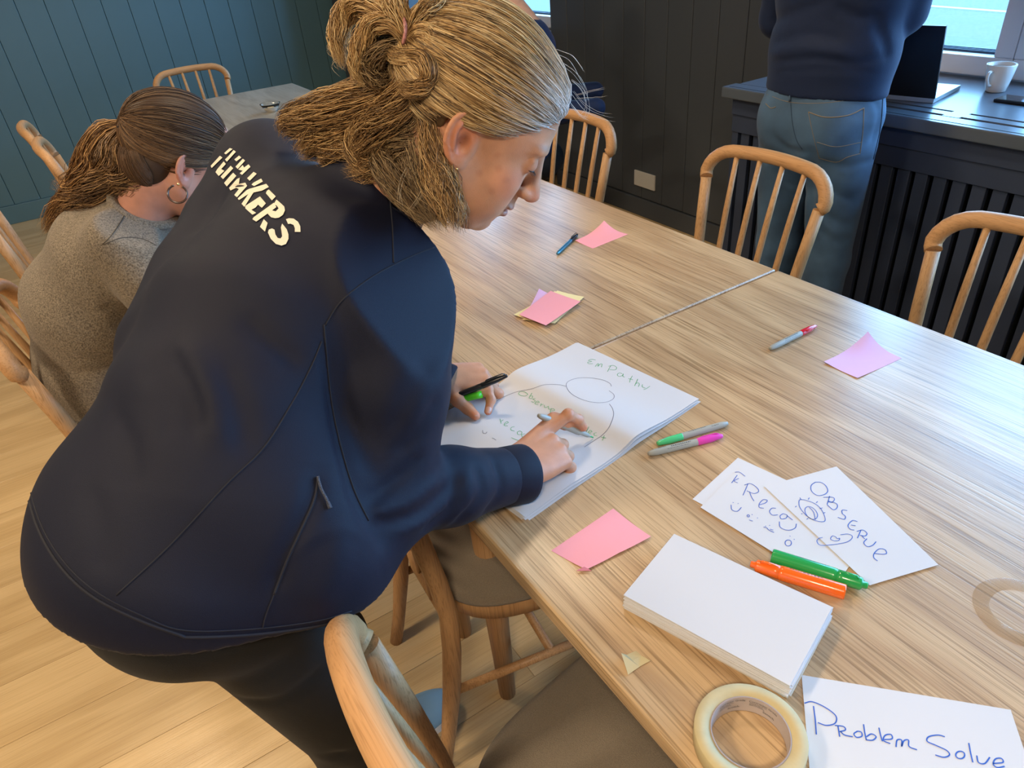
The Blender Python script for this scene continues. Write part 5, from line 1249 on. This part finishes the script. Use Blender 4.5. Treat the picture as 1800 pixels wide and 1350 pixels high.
# ------------------------------------------------------------------ seated young woman
def frame(f, u): f = nrm(f); u = np.array(u, float); u = nrm(u-f*(u @ f)); return np.stack([f, np.cross(u, f), u], 1)
yR = np.array([[0.8214864972301599, -0.08418159615051196, 0.5639799586315444], [0.10614423641285126, 0.9943314696654717, -0.006191083033020822], [-0.5602618458763324, 0.06494911317594665, 0.8257652673446753]])
yT = np.array([0.2030, 1.6737, 1.1238]); YO = np.array((.0, 1.76, 0))
young = thing('person', 'young woman in taupe knitted sweater sitting behind the bending woman, brown ponytail', 'person', tuple(YO))
def ypart(name, V, F, m, col=None, parent=None, label=None, root=None, O=None):
    o = bpy.data.objects.new(name, np_mesh(name, V-(YO if O is None else O), F, m, col)); link(o, parent or root or young)
    if label: o['label'] = label
    return o
ysk = np.array((.56, .27, .19))
sc = Sculpt(yT-.20, yT+.16, .0032); head_sculpt(sc, yR, yT, 1.02); nb = yT+yR @ np.array((-.04, 0, -.05)); yC7 = np.array((.085, 1.715, 1.00)); sc.chain([nb, yC7, yC7+np.array((-.03, .01, -.05))], [.050, .054, .07], .03)
Vy, Fy = sc.mesh(); Vy = relax(Vy, Fy, 2); Cy = skin_colour(Vy, yR, yT, 1.02, ysk, brow=(.08, .04, .02))
st = [(np.array((-.10, 1.79, .56)), (0, 1, 0), .185, .125), (np.array((-.115, 1.79, .70)), (0, 1, 0), .165, .115), (np.array((-.07, 1.775, .84)), (0, 1, 0), .172, .125), (np.array((.0, 1.745, .94)), (0, 1, 0), .155, .105), (np.array((.06, 1.72, .985)), (0, 1, 0), .10, .075)]
yS, yE, yW = dp(215, 432, 1.47), dp(322, 585, 1.49), np.array((.40, 1.58, .80)); yS2 = np.array((.02, 1.895, .93)); yE2 = np.array((.14, 1.96, .76)); yW2 = np.array((.40, 1.80, .79))
def sweater():
    sc = Sculpt((-.30, 1.38, .48), (.46, 2.10, 1.10), .0062); sc.loft(st, .05)
    sc.chain([np.array((.0, 1.70, .93)), yS], [.08, .072], .04); sc.chain([np.array((.0, 1.80, .93)), yS2], [.08, .072], .04)
    sc.chain([yS, yE], [.072, .055], .015); sc.chain([yE, yW], [.052, .036], .02); sc.chain([yS2, yE2], [.072, .055], .015); sc.chain([yE2, yW2], [.052, .036], .02)
    sc.chain([st[-1][0], yC7+nrm(nb-yC7)*.032], [.075, .062], .03)
    sc.plane(yC7+nrm(nb-yC7)*.050, nb-yC7); sc.plane((0, 0, .535), (-.25, 0, -1)); return sc
sw = sweater(); V0, F0 = sw.mesh(); tr_ = bvh(V0, F0)
for P, r, a in [([(185, 540), (215, 552), (240, 556)], .012, .009), ([(200, 565), (240, 580), (280, 590)], .016, .006), ([(230, 510), (260, 560), (290, 620)], .012, .008), ([(160, 620), (210, 645), (260, 640)], .016, .004), ([(75, 640), (130, 655), (200, 650)], .010, .004), ([(110, 470), (125, 520), (160, 560)], .02, .003)]:
    q = castline(tr_, P, 0, 16)
    if len(q) > 3: sw.groove(q, r, a)
Vs, Fs = sw.mesh(); Vs = relax(Vs, Fs, 2)
km, kt, kb = nt('taupe wool knit'); N = kt.nodes; L = kt.links
tc = N.new('ShaderNodeTexCoord'); n1 = N.new('ShaderNodeTexNoise'); n1.inputs['Scale'].default_value = 330; n1.inputs['Detail'].default_value = 5; L.new(tc.outputs['Object'], n1.inputs['Vector'])
r1 = N.new('ShaderNodeValToRGB'); r1.color_ramp.elements[0].position = .3; r1.color_ramp.elements[1].position = .7; r1.color_ramp.elements[0].color = (.070, .053, .036, 1); r1.color_ramp.elements[1].color = (.27, .22, .16, 1)
L.new(n1.outputs['Fac'], r1.inputs[0]); L.new(r1.outputs[0], kb.inputs['Base Color']); kb.inputs['Roughness'].default_value = .95; kb.inputs['Sheen Weight'].default_value = .12
b1 = N.new('ShaderNodeBump'); b1.inputs['Strength'].default_value = .7; b1.inputs['Distance'].default_value = .003; L.new(n1.outputs['Fac'], b1.inputs['Height']); L.new(b1.outputs[0], kb.inputs['Normal']); M_['knit'] = km
swo = ypart('sweater', Vs, Fs, km); trw = bvh(Vs, Fs)
rb = MB()   # ribbed hem and neckband
for k in range(64):
    a = 2*math.pi*k/64; d = np.array((math.cos(a)*.118, math.sin(a)*.180, 0)); c = np.array((-.105, 1.79, 0))
    P = [c+d*1.0+np.array((0, 0, .553)), c+d*1.07+np.array((0, 0, .575)), c+d*1.09+np.array((0, 0, .60)), c+d*1.03+np.array((0, 0, .622))]; rb.tube(np.array(P)-YO, [.0055, .0075, .0075, .005], 6)
part('ribbed_hem', rb, km, swo)['kind'] = 'stuff'
nn2 = nrm(nb-yC7); cu2 = nrm(np.cross(nn2, (0, 0, 1))); cv2 = np.cross(nn2, cu2)
part('neckband', MB().tube([yC7+nn2*.046+(cu2*math.cos(a)+cv2*math.sin(a))*.0635-YO for a in np.linspace(0, 6.283, 41)[:-1]], [(.008, .011)]*40, 10, closed=True), km, swo)
def sline(tree, P, r, m, parent, O, name='seam', lift=.0003, n=30):
    q = castline(tree, P, lift, n)
    if len(q) > 3: q[1:-1] = (q[:-2]+q[1:-1]*2+q[2:])/4; return part(name, MB().tube(q-O, r, 6), m, parent)
M_['sweaterseam'] = mat('sweater seam', (.06, .045, .03), .9)
sline(trw, [(230, 352), (215, 385), (195, 415), (180, 430)], .0008, M_['sweaterseam'], swo, YO); sline(trw, [(182, 430), (215, 418), (250, 420), (275, 432)], .0008, M_['sweaterseam'], swo, YO)
# her hands, hips and legs (body mesh), trousers, shoes
scy = Sculpt(np.array((.34, 1.50, .74)), np.array((.60, 1.88, .86)), .0035)
hand(scy, yW+np.array((.02, 0, .0)), (1, .1, -.12), (0, 0, 1), (0, 1, 0), [(.3, .4, .3)]*4, [yW+np.array((.08, .05, -.012)), yW+np.array((.105, .055, -.018)), yW+np.array((.125, .05, -.022))], .93)
hand(scy, yW2+np.array((.02, 0, .0)), (1, -.15, -.12), (0, 0, 1), (0, -1, 0), [(.3, .4, .3)]*4, [yW2+np.array((.08, -.05, -.012)), yW2+np.array((.105, -.055, -.018)), yW2+np.array((.125, -.05, -.022))], .93)
Vq, Fq = scy.mesh()
def ylegs(g, res):
    s_ = Sculpt((-.30, 1.52, .03), (.45, 2.06, .74), res); s_.ell((-.09, 1.79, .565), (.13+g, .165+g, .095+g), None, .04)
    for dy in (-.09, .09): s_.chain([(-.06, 1.79+dy, .555), (.30, 1.79+dy*1.15, .545), (.26, 1.79+dy*1.2, .09)], [.078+g, .058+g, .040+g], .02)
    return s_
s_ = ylegs(-.012, .01); s_.hi_ = 0
s_ = Sculpt((-.32, 1.40, .03), (.50, 2.06, 1.06), .010); s_.ell((-.09, 1.79, .565), (.118, .153, .083), None, .04)
for dy in (-.09, .09): s_.chain([(-.06, 1.79+dy, .555), (.30, 1.79+dy*1.15, .545), (.26, 1.79+dy*1.2, .09)], [.066, .046, .03], .02)
s_.chain([q[0]-np.array((0, 0, .01)) for q in st]+[yC7, nb], [.095, .085, .09, .07, .05, .045, .04], .03); s_.chain([st[3][0], yS-np.array((0, -.01, .02)), yE, yW, yW+np.array((.03, 0, 0))], [.06, .036, .030, .022, .02], .02); s_.chain([st[3][0], yS2, yE2, yW2, yW2+np.array((.03, 0, 0))], [.06, .04, .03, .022, .02], .02)
Vz, Fz = s_.mesh()
AV = np.vstack([Vy, Vq, Vz]); AF = np.vstack([Fy, Fq+len(Vy), Fz+len(Vy)+len(Vq)]); AC = np.vstack([Cy, np.tile(ysk, (len(Vq)+len(Vz), 1))]); yb = ypart('body', AV, AF, M_['skin'], AC)
s_ = ylegs(0, .008); s_.plane((0, 0, .08), (0, 0, -1)); a, b = s_.mesh(); ypart('trousers', relax(a, b, 2), b, M_['trouser'])
for dy in (-.108, .108):
    s_ = Sculpt((.18, 1.70+dy, -.005), (.50, 1.88+dy, .14), .006); s_.ell((.34, 1.79+dy, .035), (.10, .042, .033), None, .02); s_.ell((.26, 1.79+dy, .045), (.06, .038, .045), None, .03); s_.cone((.26, 1.79+dy, .06), (.26, 1.79+dy, .10), .040, .040, .02); a, b = s_.mesh(); ypart('shoe', a, b, M_['black'])
# hair drawn back into a ponytail
Y = lambda p: yT+yR @ (np.array(p, float)*1.02)
sc = Sculpt(yT-.19, yT+.16, .0045); G = np.meshgrid(*[(sc.lo[k]+sc.res*np.arange(sc.n[k])) for k in range(3)], indexing='ij'); Lx = ((np.stack(G, -1)-yT) @ yR)/1.02
rad2 = np.array((.105, .084, .089)); e_ = Lx-hc; k0 = np.sqrt(((e_/rad2)**2).sum(-1)); k1 = np.sqrt(((e_/rad2**2)**2).sum(-1))+1e-6; D_ = k0*(k0-1)/k1*1.02
pA = -((Lx[..., 0]-.079)*(-.50)+(Lx[..., 2]-.060)*.866); pA = np.maximum(pA, -(Lx[..., 2]-.006-np.maximum(0, Lx[..., 0])*.9)); pB = np.maximum(Lx[..., 0]+.036, -(Lx[..., 2]+.085)); e3_ = Lx-np.array((-.052, 0, -.022)); q0 = np.sqrt(((e3_/(.057, .063, .059))**2).sum(-1)); q1 = np.sqrt(((e3_/np.array((.057, .063, .059))**2)**2).sum(-1))+1e-6; nape = np.maximum(q0*(q0-1)/q1, np.maximum(Lx[..., 0]+.030, -(Lx[..., 2]+.072+(Lx[..., 0]+.05)*.5)))
sc.F = np.minimum(np.maximum(D_, np.minimum(pA, pB)), nape).astype(np.float32)
Vc, Fc = sc.mesh(); Vc = relax(Vc, Fc, 3); M_['darkhair'] = vcol('dark hair', .55, spec=.3); yh = ypart('hair', Vc, Fc, M_['darkhair'], np.tile((.055, .030, .017), (len(Vc), 1)))
tie = np.array((-.121, .0, .030)); ND = 1300; PP = np.zeros((ND, 16, 3)); CC = np.zeros((ND, 16, 3)); en = nrm((tie-hc)/rad2)
hl = [(.0870, 0, .056), (.084, -.022, .054), (.075, -.042, .048), (.058, -.060, .036), (.035, -.072, .016), (.012, -.078, .004), (-.010, -.082, .006), (-.035, -.082, .0), (-.045, -.078, -.028), (-.052, -.066, -.055), (-.058, -.04, -.075), (-.06, 0, -.08)]
cR = spline(hl, 200); cL = cR*np.array((1, -1, 1))
for i in range(ND):
    p0 = (cR if RNG.random() < .75 else cL)[int(RNG.uniform()*199)]+RNG.normal(0, .003, 3); s0_ = nrm((p0-hc)/rad2); e2 = nrm(en+RNG.normal(0, .06, 3)); om = math.acos(np.clip(s0_ @ e2, -1, 1)); u = (0 if RNG.random() < .6 else RNG.uniform(0, .4)); u = u+(1-u)*np.linspace(0, 1, 16)
    d = (np.sin((1-u)*om)[:, None]*s0_+np.sin(u*om)[:, None]*e2)/math.sin(om); d[:, 2] -= .10*np.sin(u*math.pi)*abs(s0_[1]); d /= np.linalg.norm(d, axis=1)[:, None]
    p = hc+d*rad2*(1.01+(RNG.uniform(-.003, .03)+.012*math.sin(s0_[1]*30+s0_[2]*25))*np.sin(np.pi*u))[:, None]; PP[i] = yT+(p*1.02) @ yR.T
    CC[i] = np.array([(.115, .062, .030), (.22, .125, .06), (.06, .032, .017)][RNG.choice(3, p=[.45, .25, .3])])*RNG.uniform(.8, 1.2)
Q = [PP]; QR = [RNG.uniform(.0005, .0011, ND)]; QC = [CC]
yc = ((.17, .095, .045), (.42, .25, .11), (.08, .042, .02)); yc2 = ((.24, .13, .055), (.55, .32, .13), (.12, .06, .028))
def addy(t):
    P_, r_, c_ = t; P_ = np.stack([np.stack([np.interp(np.linspace(0, 1, 16), np.linspace(0, 1, q.shape[0]), q[:, k]) for k in range(3)], 1) for q in P_]); Q.append(P_); QR.append(r_); QC.append(np.repeat(c_[:, :1], 16, 1))
addy(lock(g((228, 222, 1.53), (195, 240, 1.52), (175, 275, 1.53), (165, 310, 1.54), (150, 345, 1.56), (115, 375, 1.59), (82, 412, 1.62)), 760, [.014, .036, .044, .046, .044, .036, .014], 0, .006, 16, .0008, yc2, frizz=.0014, curl=1.2))
addy(lock(g((225, 225, 1.52), (205, 265, 1.50), (200, 305, 1.50), (175, 345, 1.53), (140, 370, 1.57), (105, 392, 1.60)), 560, [.014, .034, .042, .042, .036, .016], 0, .006, 16, .0008, yc, frizz=.0014, curl=1.0))
addy(lock(g((228, 228, 1.50), (225, 270, 1.475), (225, 310, 1.48), (205, 335, 1.50)), 420, [.014, .036, .042, .020], 0, .005, 16, .0008, yc, frizz=.0012))
addy(lock(g((232, 232, 1.49), (245, 275, 1.465), (248, 315, 1.465), (228, 345, 1.49)), 360, [.014, .024, .024, .012], 0, .005, 16, .0008, yc, frizz=.0012))
c2_ = np.array((-.052, 0, -.022)); r2_ = np.array((.058, .064, .060)); e2_ = nrm((tie-c2_)/r2_); NP = 420; P2 = np.zeros((NP, 16, 3))
for i in range(NP):
    az = RNG.uniform(-1.25, 1.25); s0_ = nrm((.30*math.cos(az)-.25, -math.sin(az)*.9, -.75+RNG.normal(0, .05)+.45*abs(math.sin(az)))); om = math.acos(np.clip(s0_ @ e2_, -1, 1)); u = np.linspace(0, 1, 16)
    d = (np.sin((1-u)*om)[:, None]*s0_+np.sin(u*om)[:, None]*nrm(e2_+RNG.normal(0, .05, 3)))/math.sin(om); d /= np.linalg.norm(d, axis=1)[:, None]; P2[i] = yT+((c2_+d*r2_*(1.01+RNG.uniform(0, .03)*np.sin(np.pi*u))[:, None])*1.02) @ yR.T
Q.append(P2); QR.append(RNG.uniform(.0005, .001, NP)); QC.append(np.tile((.085, .046, .024), (NP, 16, 1))*RNG.uniform(.7, 1.5, (NP, 1, 1)))
addy(lock(g((222, 220, 1.53), (185, 225, 1.53), (165, 250, 1.54), (150, 300, 1.56), (118, 330, 1.58), (122, 310, 1.58)), 60, [.006, .020, .026, .030, .03], 0, .008, 16, .0005, yc2, frizz=.003))
V, F, C = strands('hair', np.vstack(Q), np.concatenate(QR), np.vstack(QC), M_['darkhair']); o = ypart('hair_strands', V, F, M_['darkhair'], C, yh); o['kind'] = 'stuff'
tp_ = Y((-.122, 0, .032)); ta = nrm(yR @ np.array((1, 0, -.1))); tu = nrm(np.cross(ta, (0, 0, 1))); tv = np.cross(ta, tu)
part('hair_tie', MB().tube([tp_+(tu*math.cos(a)+tv*math.sin(a))*.014-YO for a in np.linspace(0, 6.283, 25)[:-1]], .004, 8, closed=True), M_['black'], yh)
ec = dp(312, 341, 1.405); eu, ev = nrm(RC.T @ np.array((1, 0, .35))), nrm(RC.T @ np.array((0, 1, 0)))
ho = [ec+(eu*math.sin(a)-ev*math.cos(a))*.0175-YO for a in np.linspace(.5, 5.9, 30)]
part('earring', MB().tube(ho, .0021, 10), mat('dark brown resin hoop', (.06, .025, .015), .25, coat=.5), yb, 'dark brown hoop earring')
part('earring', MB().lathe([(.0001, .0028), (.002, .0022), (.0028, 0), (.002, -.0022), (.0001, -.0028)], 12, c=dp(313, 324, 1.395)-YO), mat('gold ball', (.75, .5, .25), .25, metal=1), yb, 'small gold ball earring')

# ------------------------------------------------------------------ man in jeans at the window
MO = np.array((1.96, 1.40, 0)); man = thing('person', 'standing man seen from behind in navy sweater and blue jeans at the window sill', 'person', tuple(MO))
mp = lambda *a, **k: ypart(*a, root=man, O=MO, **k)
PC = np.array((1.955, 1.40, .93))
def jeans(res, g=0):
    s_ = Sculpt((1.72, 1.12, .0), (2.20, 1.68, 1.16), res)
    s_.loft([(np.array((1.958, 1.40, 1.06)), (0, 1, 0), .165+g, .115+g), (PC, (0, 1, 0), .178+g, .125+g), (np.array((1.955, 1.40, .86)), (0, 1, 0), .175+g, .120+g)], .05)
    s_.ell((1.895, 1.33, .90), (.085+g, .085+g, .10), None, .04); s_.ell((1.895, 1.47, .90), (.085+g, .085+g, .10), None, .04)
    for dy in (-.092, .092): s_.chain([(1.95, 1.40+dy, .84), (1.965, 1.40+dy*1.05, .48), (1.955, 1.40+dy*1.1, .07)], [.096+g, .070+g, .058+g], .02)
    return s_
s_ = jeans(.007); V0, F0 = s_.mesh(); tj0 = bvh(V0, F0)
for P, r, a in [([(1350, 230), (1385, 262), (1430, 270)], .012, .006), ([(1440, 285), (1490, 292), (1540, 280)], .012, .006), ([(1455, 330), (1490, 350), (1520, 345)], .014, .004), ([(1440, 370), (1480, 395), (1505, 390)], .014, .006), ([(1435, 400), (1470, 425), (1495, 420)], .012, .004), ([(1370, 330), (1395, 345), (1420, 340)], .012, .004), ([(1375, 400), (1395, 410), (1415, 405)], .012, .004), ([(1345, 235), (1360, 250), (1380, 262)], .01, .004), ([(1425, 262), (1430, 300), (1425, 350), (1422, 420)], .014, .016), ([(1530, 160), (1545, 200), (1530, 260)], .01, .004)]:
    q = castline(tj0, P, 0, 16)
    if len(q) > 3: s_.groove(q, r, a)
s_.plane((0, 0, .045), (0, 0, -1)); Vn, Fn = s_.mesh(); Vn = relax(Vn, Fn, 2)
M_['jeans'] = mat('blue denim', (.055, .115, .205), .8, bump=.5, bscale=1200, var=.35, vscale=7, sheen=.1); jo = mp('jeans', Vn, Fn, M_['jeans']); tj = bvh(Vn, Fn)
M_['thread'] = mat('denim stitching', (.22, .18, .13), .8); M_['jseam'] = mat('denim seam', (.02, .05, .10), .8)
for P, r, m in [([(1348, 166), (1390, 180), (1450, 181), (1510, 172), (1560, 160)], .0008, 'thread'), ([(1390, 182), (1393, 215), (1400, 245), (1410, 262)], .0014, 'jseam'), ([(1421, 197), (1450, 206), (1490, 203), (1519, 190)], .0016, 'thread'), ([(1519, 190), (1517, 230), (1512, 270)], .0009, 'thread'), ([(1512, 270), (1490, 276), (1470, 285), (1440, 278)], .0009, 'thread'), ([(1440, 278), (1430, 240), (1421, 198)], .0008, 'thread'), ([(1346, 182), (1355, 190), (1364, 188)], .0013, 'thread'), ([(1436, 250), (1470, 258), (1514, 250)], .0009, 'thread'), ([(1552, 165), (1548, 220), (1535, 280)], .0016, 'jseam')]:
    sline(tj, P, r, M_[m], jo, MO, 'stitching')
for (x, y0, y1) in ((1388, 142, 178), (1534, 146, 168), (1556, 144, 172)):
    q = castline(tj, [(x, y0+6), (x+.5, (y0+y1)/2), (x+1, y1)], .003, 8)
    if len(q) > 3: part('belt_loop', MB().tube(q-MO, [(.006, .002)]*len(q), 8), M_['jeans'], jo)
s_ = Sculpt((1.66, 1.02, .92), (2.44, 1.76, 1.64), .0075)
sh = np.array((2.00, 1.40, 1.44))
s_.loft([(np.array((1.958, 1.40, 1.0)), (0, 1, 0), .185, .135), (np.array((1.965, 1.40, 1.10)), (0, 1, 0), .18, .135), (np.array((1.975, 1.40, 1.26)), (0, 1, 0), .19, .135), (np.array((1.99, 1.40, 1.40)), (0, 1, 0), .18, .115), (np.array((2.0, 1.40, 1.47)), (0, 1, 0), .11, .08)], .05)
mS, mE, mW = np.array((1.99, 1.205, 1.42)), dp(1588, 20, 1.93), np.array((2.16, 1.46, 1.05)); mS2, mE2, mW2 = np.array((1.99, 1.595, 1.42)), np.array((2.04, 1.66, 1.16)), np.array((2.27, 1.50, 1.02))
for a, b, c in ((mS, mE, mW), (mS2, mE2, mW2)): s_.chain([sh-np.array((0, 0, .02)), a], [.08, .075], .04); s_.chain([a, b], [.075, .060], .02); s_.chain([b, c], [.057, .042], .02)
V0, F0 = s_.mesh(); t0_ = bvh(V0, F0)
for P, r, a in [([(1355, 75), (1420, 60), (1480, 70)], .012, .006), ([(1352, 95), (1420, 85), (1500, 95)], .012, -.006), ([(1352, 112), (1430, 104), (1510, 112), (1560, 95)], .010, .006), ([(1352, 40), (1400, 20), (1450, 5)], .014, .005), ([(1470, 10), (1510, 30), (1550, 28)], .012, .006), ([(1540, 40), (1555, 75), (1560, 100)], .014, .008), ([(1352, 128), (1440, 122), (1540, 128)], .008, .004)]:
    q = castline(t0_, P, 0, 16)
    if len(q) > 3: s_.groove(q, r, a)
s_.plane((1.95, 1.4, .985), (-.05, 0, -1)); Vw, Fw = s_.mesh(); Vw = relax(Vw, Fw, 2); M_['navy'] = mat('navy sweater', (.007, .017, .055), .75, bump=.3, bscale=700, sheen=.08, spec=.3); mp('sweater', Vw, Fw, M_['navy'])
mR = frame((.80, -.05, -.55), (.5, 0, .85)); mT = np.array((2.10, 1.40, 1.66))
sc = Sculpt(mT-.22, mT+.17, .005); head_sculpt(sc, mR, mT, 1.02); sc.chain([mT+mR @ np.array((-.03, 0, -.05)), sh], [.06, .07], .03); Vm, Fm = sc.mesh(); Cm = skin_colour(Vm, mR, mT, 1.02, SKIN)
sch = Sculpt(np.array((2.20, 1.18, .93)), np.array((2.52, 1.62, 1.12)), .004)
hand(sch, mW+np.array((.02, 0, -.02)), (1, .1, -.35), (0, 0, 1), (0, 1, 0), [(.2, .4, .3)]*4, [mW+np.array((.08, .05, -.06)), mW+np.array((.105, .055, -.075)), mW+np.array((.125, .05, -.085))])
hand(sch, mW2+np.array((.02, 0, -.02)), (1, -.1, -.35), (0, 0, 1), (0, -1, 0), [(.2, .4, .3)]*4, [mW2+np.array((.08, -.05, -.06)), mW2+np.array((.105, -.055, -.075)), mW2+np.array((.125, -.05, -.085))])
Vg, Fg = sch.mesh(); s2 = Sculpt((1.72, 1.02, .0), (2.36, 1.76, 1.60), .011)
for dy in (-.092, .092): s2.chain([(1.95, 1.40+dy, .84), (1.965, 1.40+dy*1.05, .48), (1.955, 1.40+dy*1.1, .07)], [.080, .055, .042], .02)
s2.ell(PC, (.10, .155, .12), None, .04); s2.chain([PC, np.array((1.975, 1.40, 1.22)), sh-np.array((0, 0, .03)), sh+np.array((0, 0, .05))], [.11, .11, .10, .06], .03)
for a, b, c in ((mS, mE, mW), (mS2, mE2, mW2)): s2.chain([sh-np.array((0, 0, .06)), a, b, c], [.07, .055, .042, .025], .02)
Vk, Fk = s2.mesh()
AV = np.vstack([Vm, Vg, Vk]); AF = np.vstack([Fm, Fg+len(Vm), Fk+len(Vm)+len(Vg)]); AC = np.vstack([Cm, np.tile(SKIN, (len(Vg)+len(Vk), 1))]); mp('body', AV, AF, M_['skin'], AC)
def cap_hair(root, O, R_, T_, s_, col):
    sc = Sculpt(T_-.17*s_, T_+.17*s_, .006); G = np.meshgrid(*[(sc.lo[k]+sc.res*np.arange(sc.n[k])) for k in range(3)], indexing='ij'); Lx = ((np.stack(G, -1)-T_) @ R_)/s_; e_ = Lx-hc; rr = np.array((.104, .083, .092))
    k0 = np.sqrt(((e_/rr)**2).sum(-1)); k1 = np.sqrt(((e_/rr**2)**2).sum(-1))+1e-6; pA = -((Lx[..., 0]-.079)*(-.50)+(Lx[..., 2]-.056)*.866); pA = np.maximum(pA, -(Lx[..., 2]-.012)); pB = np.maximum(Lx[..., 0]+.036, -(Lx[..., 2]+.05)); sc.F = np.maximum(k0*(k0-1)/k1*s_, np.minimum(pA, pB)).astype(np.float32)
    a, b = sc.mesh(); return ypart('hair', relax(a, b, 2), b, M_['hair'], np.tile(col, (len(a), 1)), root=root, O=O)
cap_hair(man, MO, mR, mT, 1.02, (.08, .05, .03))
for dy in (-.1, .1):
    s_ = Sculpt((1.86, 1.33+dy, -.005), (2.14, 1.47+dy, .14), .007); s_.ell((2.03, 1.40+dy, .035), (.10, .046, .034), None, .02); s_.ell((1.95, 1.40+dy, .045), (.06, .04, .045), None, .03); s_.cone((1.95, 1.40+dy, .06), (1.95, 1.40+dy, .1), .045, .045, .02); a, b = s_.mesh(); mp('shoe', a, b, M_['black'])

# ------------------------------------------------------------------ third person, sitting by the far window
FT = dp(880, -50, 3.02); FO = np.array((FT[0], FT[1], 0)); far = thing('person', 'person in dark blue top near the far window, mostly hidden behind the blond head', 'person', tuple(FO))
fp = lambda *a, **k: ypart(*a, root=far, O=FO, **k)
fR_ = frame(RC.T @ np.array((.82, .42, .2)), (0, 0, 1)); sc = Sculpt(FT-.22, FT+.16, .006); head_sculpt(sc, fR_, FT, 1.0)
fC = dp(930, 52, 3.05); sc.chain([FT+fR_ @ np.array((-.03, 0, -.05)), fC], [.055, .06], .03); Vf, Ff = sc.mesh()
lat = nrm(np.cross(fR_[:, 0]*np.array((1, 1, 0)), (0, 0, 1))); base_ = np.array((fC[0]-.05*fR_[0, 0], fC[1]-.05*fR_[1, 0], .52))
fS1, fS2 = fC+lat*.17+np.array((0, 0, -.06)), fC-lat*.17+np.array((0, 0, -.06)); dn_ = np.array((0, 0, -1.)); fw = nrm(fR_[:, 0]*np.array((1, 1, 0)))
s_ = Sculpt(np.minimum(base_, fC)-.36, np.maximum(base_, fC)+.40, .010)
s_.loft([(base_, lat, .18, .13), (base_+np.array((0, 0, .2)), lat, .17, .125), (base_*.3+fC*.7+dn_*.0, lat, .185, .125), (fC+dn_*.06, lat, .15, .10), (fC+dn_*.01, lat, .09, .07)], .05)
for q in (fS1, fS2): s_.chain([fC+dn_*.06, q], [.08, .075], .03); s_.chain([q, q+dn_*.26+fw*.05], [.072, .055], .02); s_.chain([q+dn_*.26+fw*.05, q+dn_*.24+fw*.28], [.052, .040], .02)
a, b = s_.mesh(); fp('sweater', relax(a, b, 2), b, M_['navy'])
s_ = Sculpt(base_-np.array((.5, .5, .50)), base_+np.array((.55, .55, .16)), .012); s_.ell(base_, (.15, .17, .10), None, .04)
fl_ = nrm((.25, .97, 0)); la_ = np.array((fl_[1], -fl_[0], 0))
for q in (-.09, .09): s_.chain([base_+la_*q, base_+la_*q*1.3+fl_*.40, base_+la_*q*1.3+fl_*.38+dn_*.44], [.085, .062, .045], .02)
a, b = s_.mesh(); fp('trousers', relax(a, b, 2), b, M_['trouser'])
fp('body', Vf, Ff, M_['skin'], skin_colour(Vf, fR_, FT, 1.0, SKIN)); cap_hair(far, FO, fR_, FT, 1.0, (.05, .035, .025))
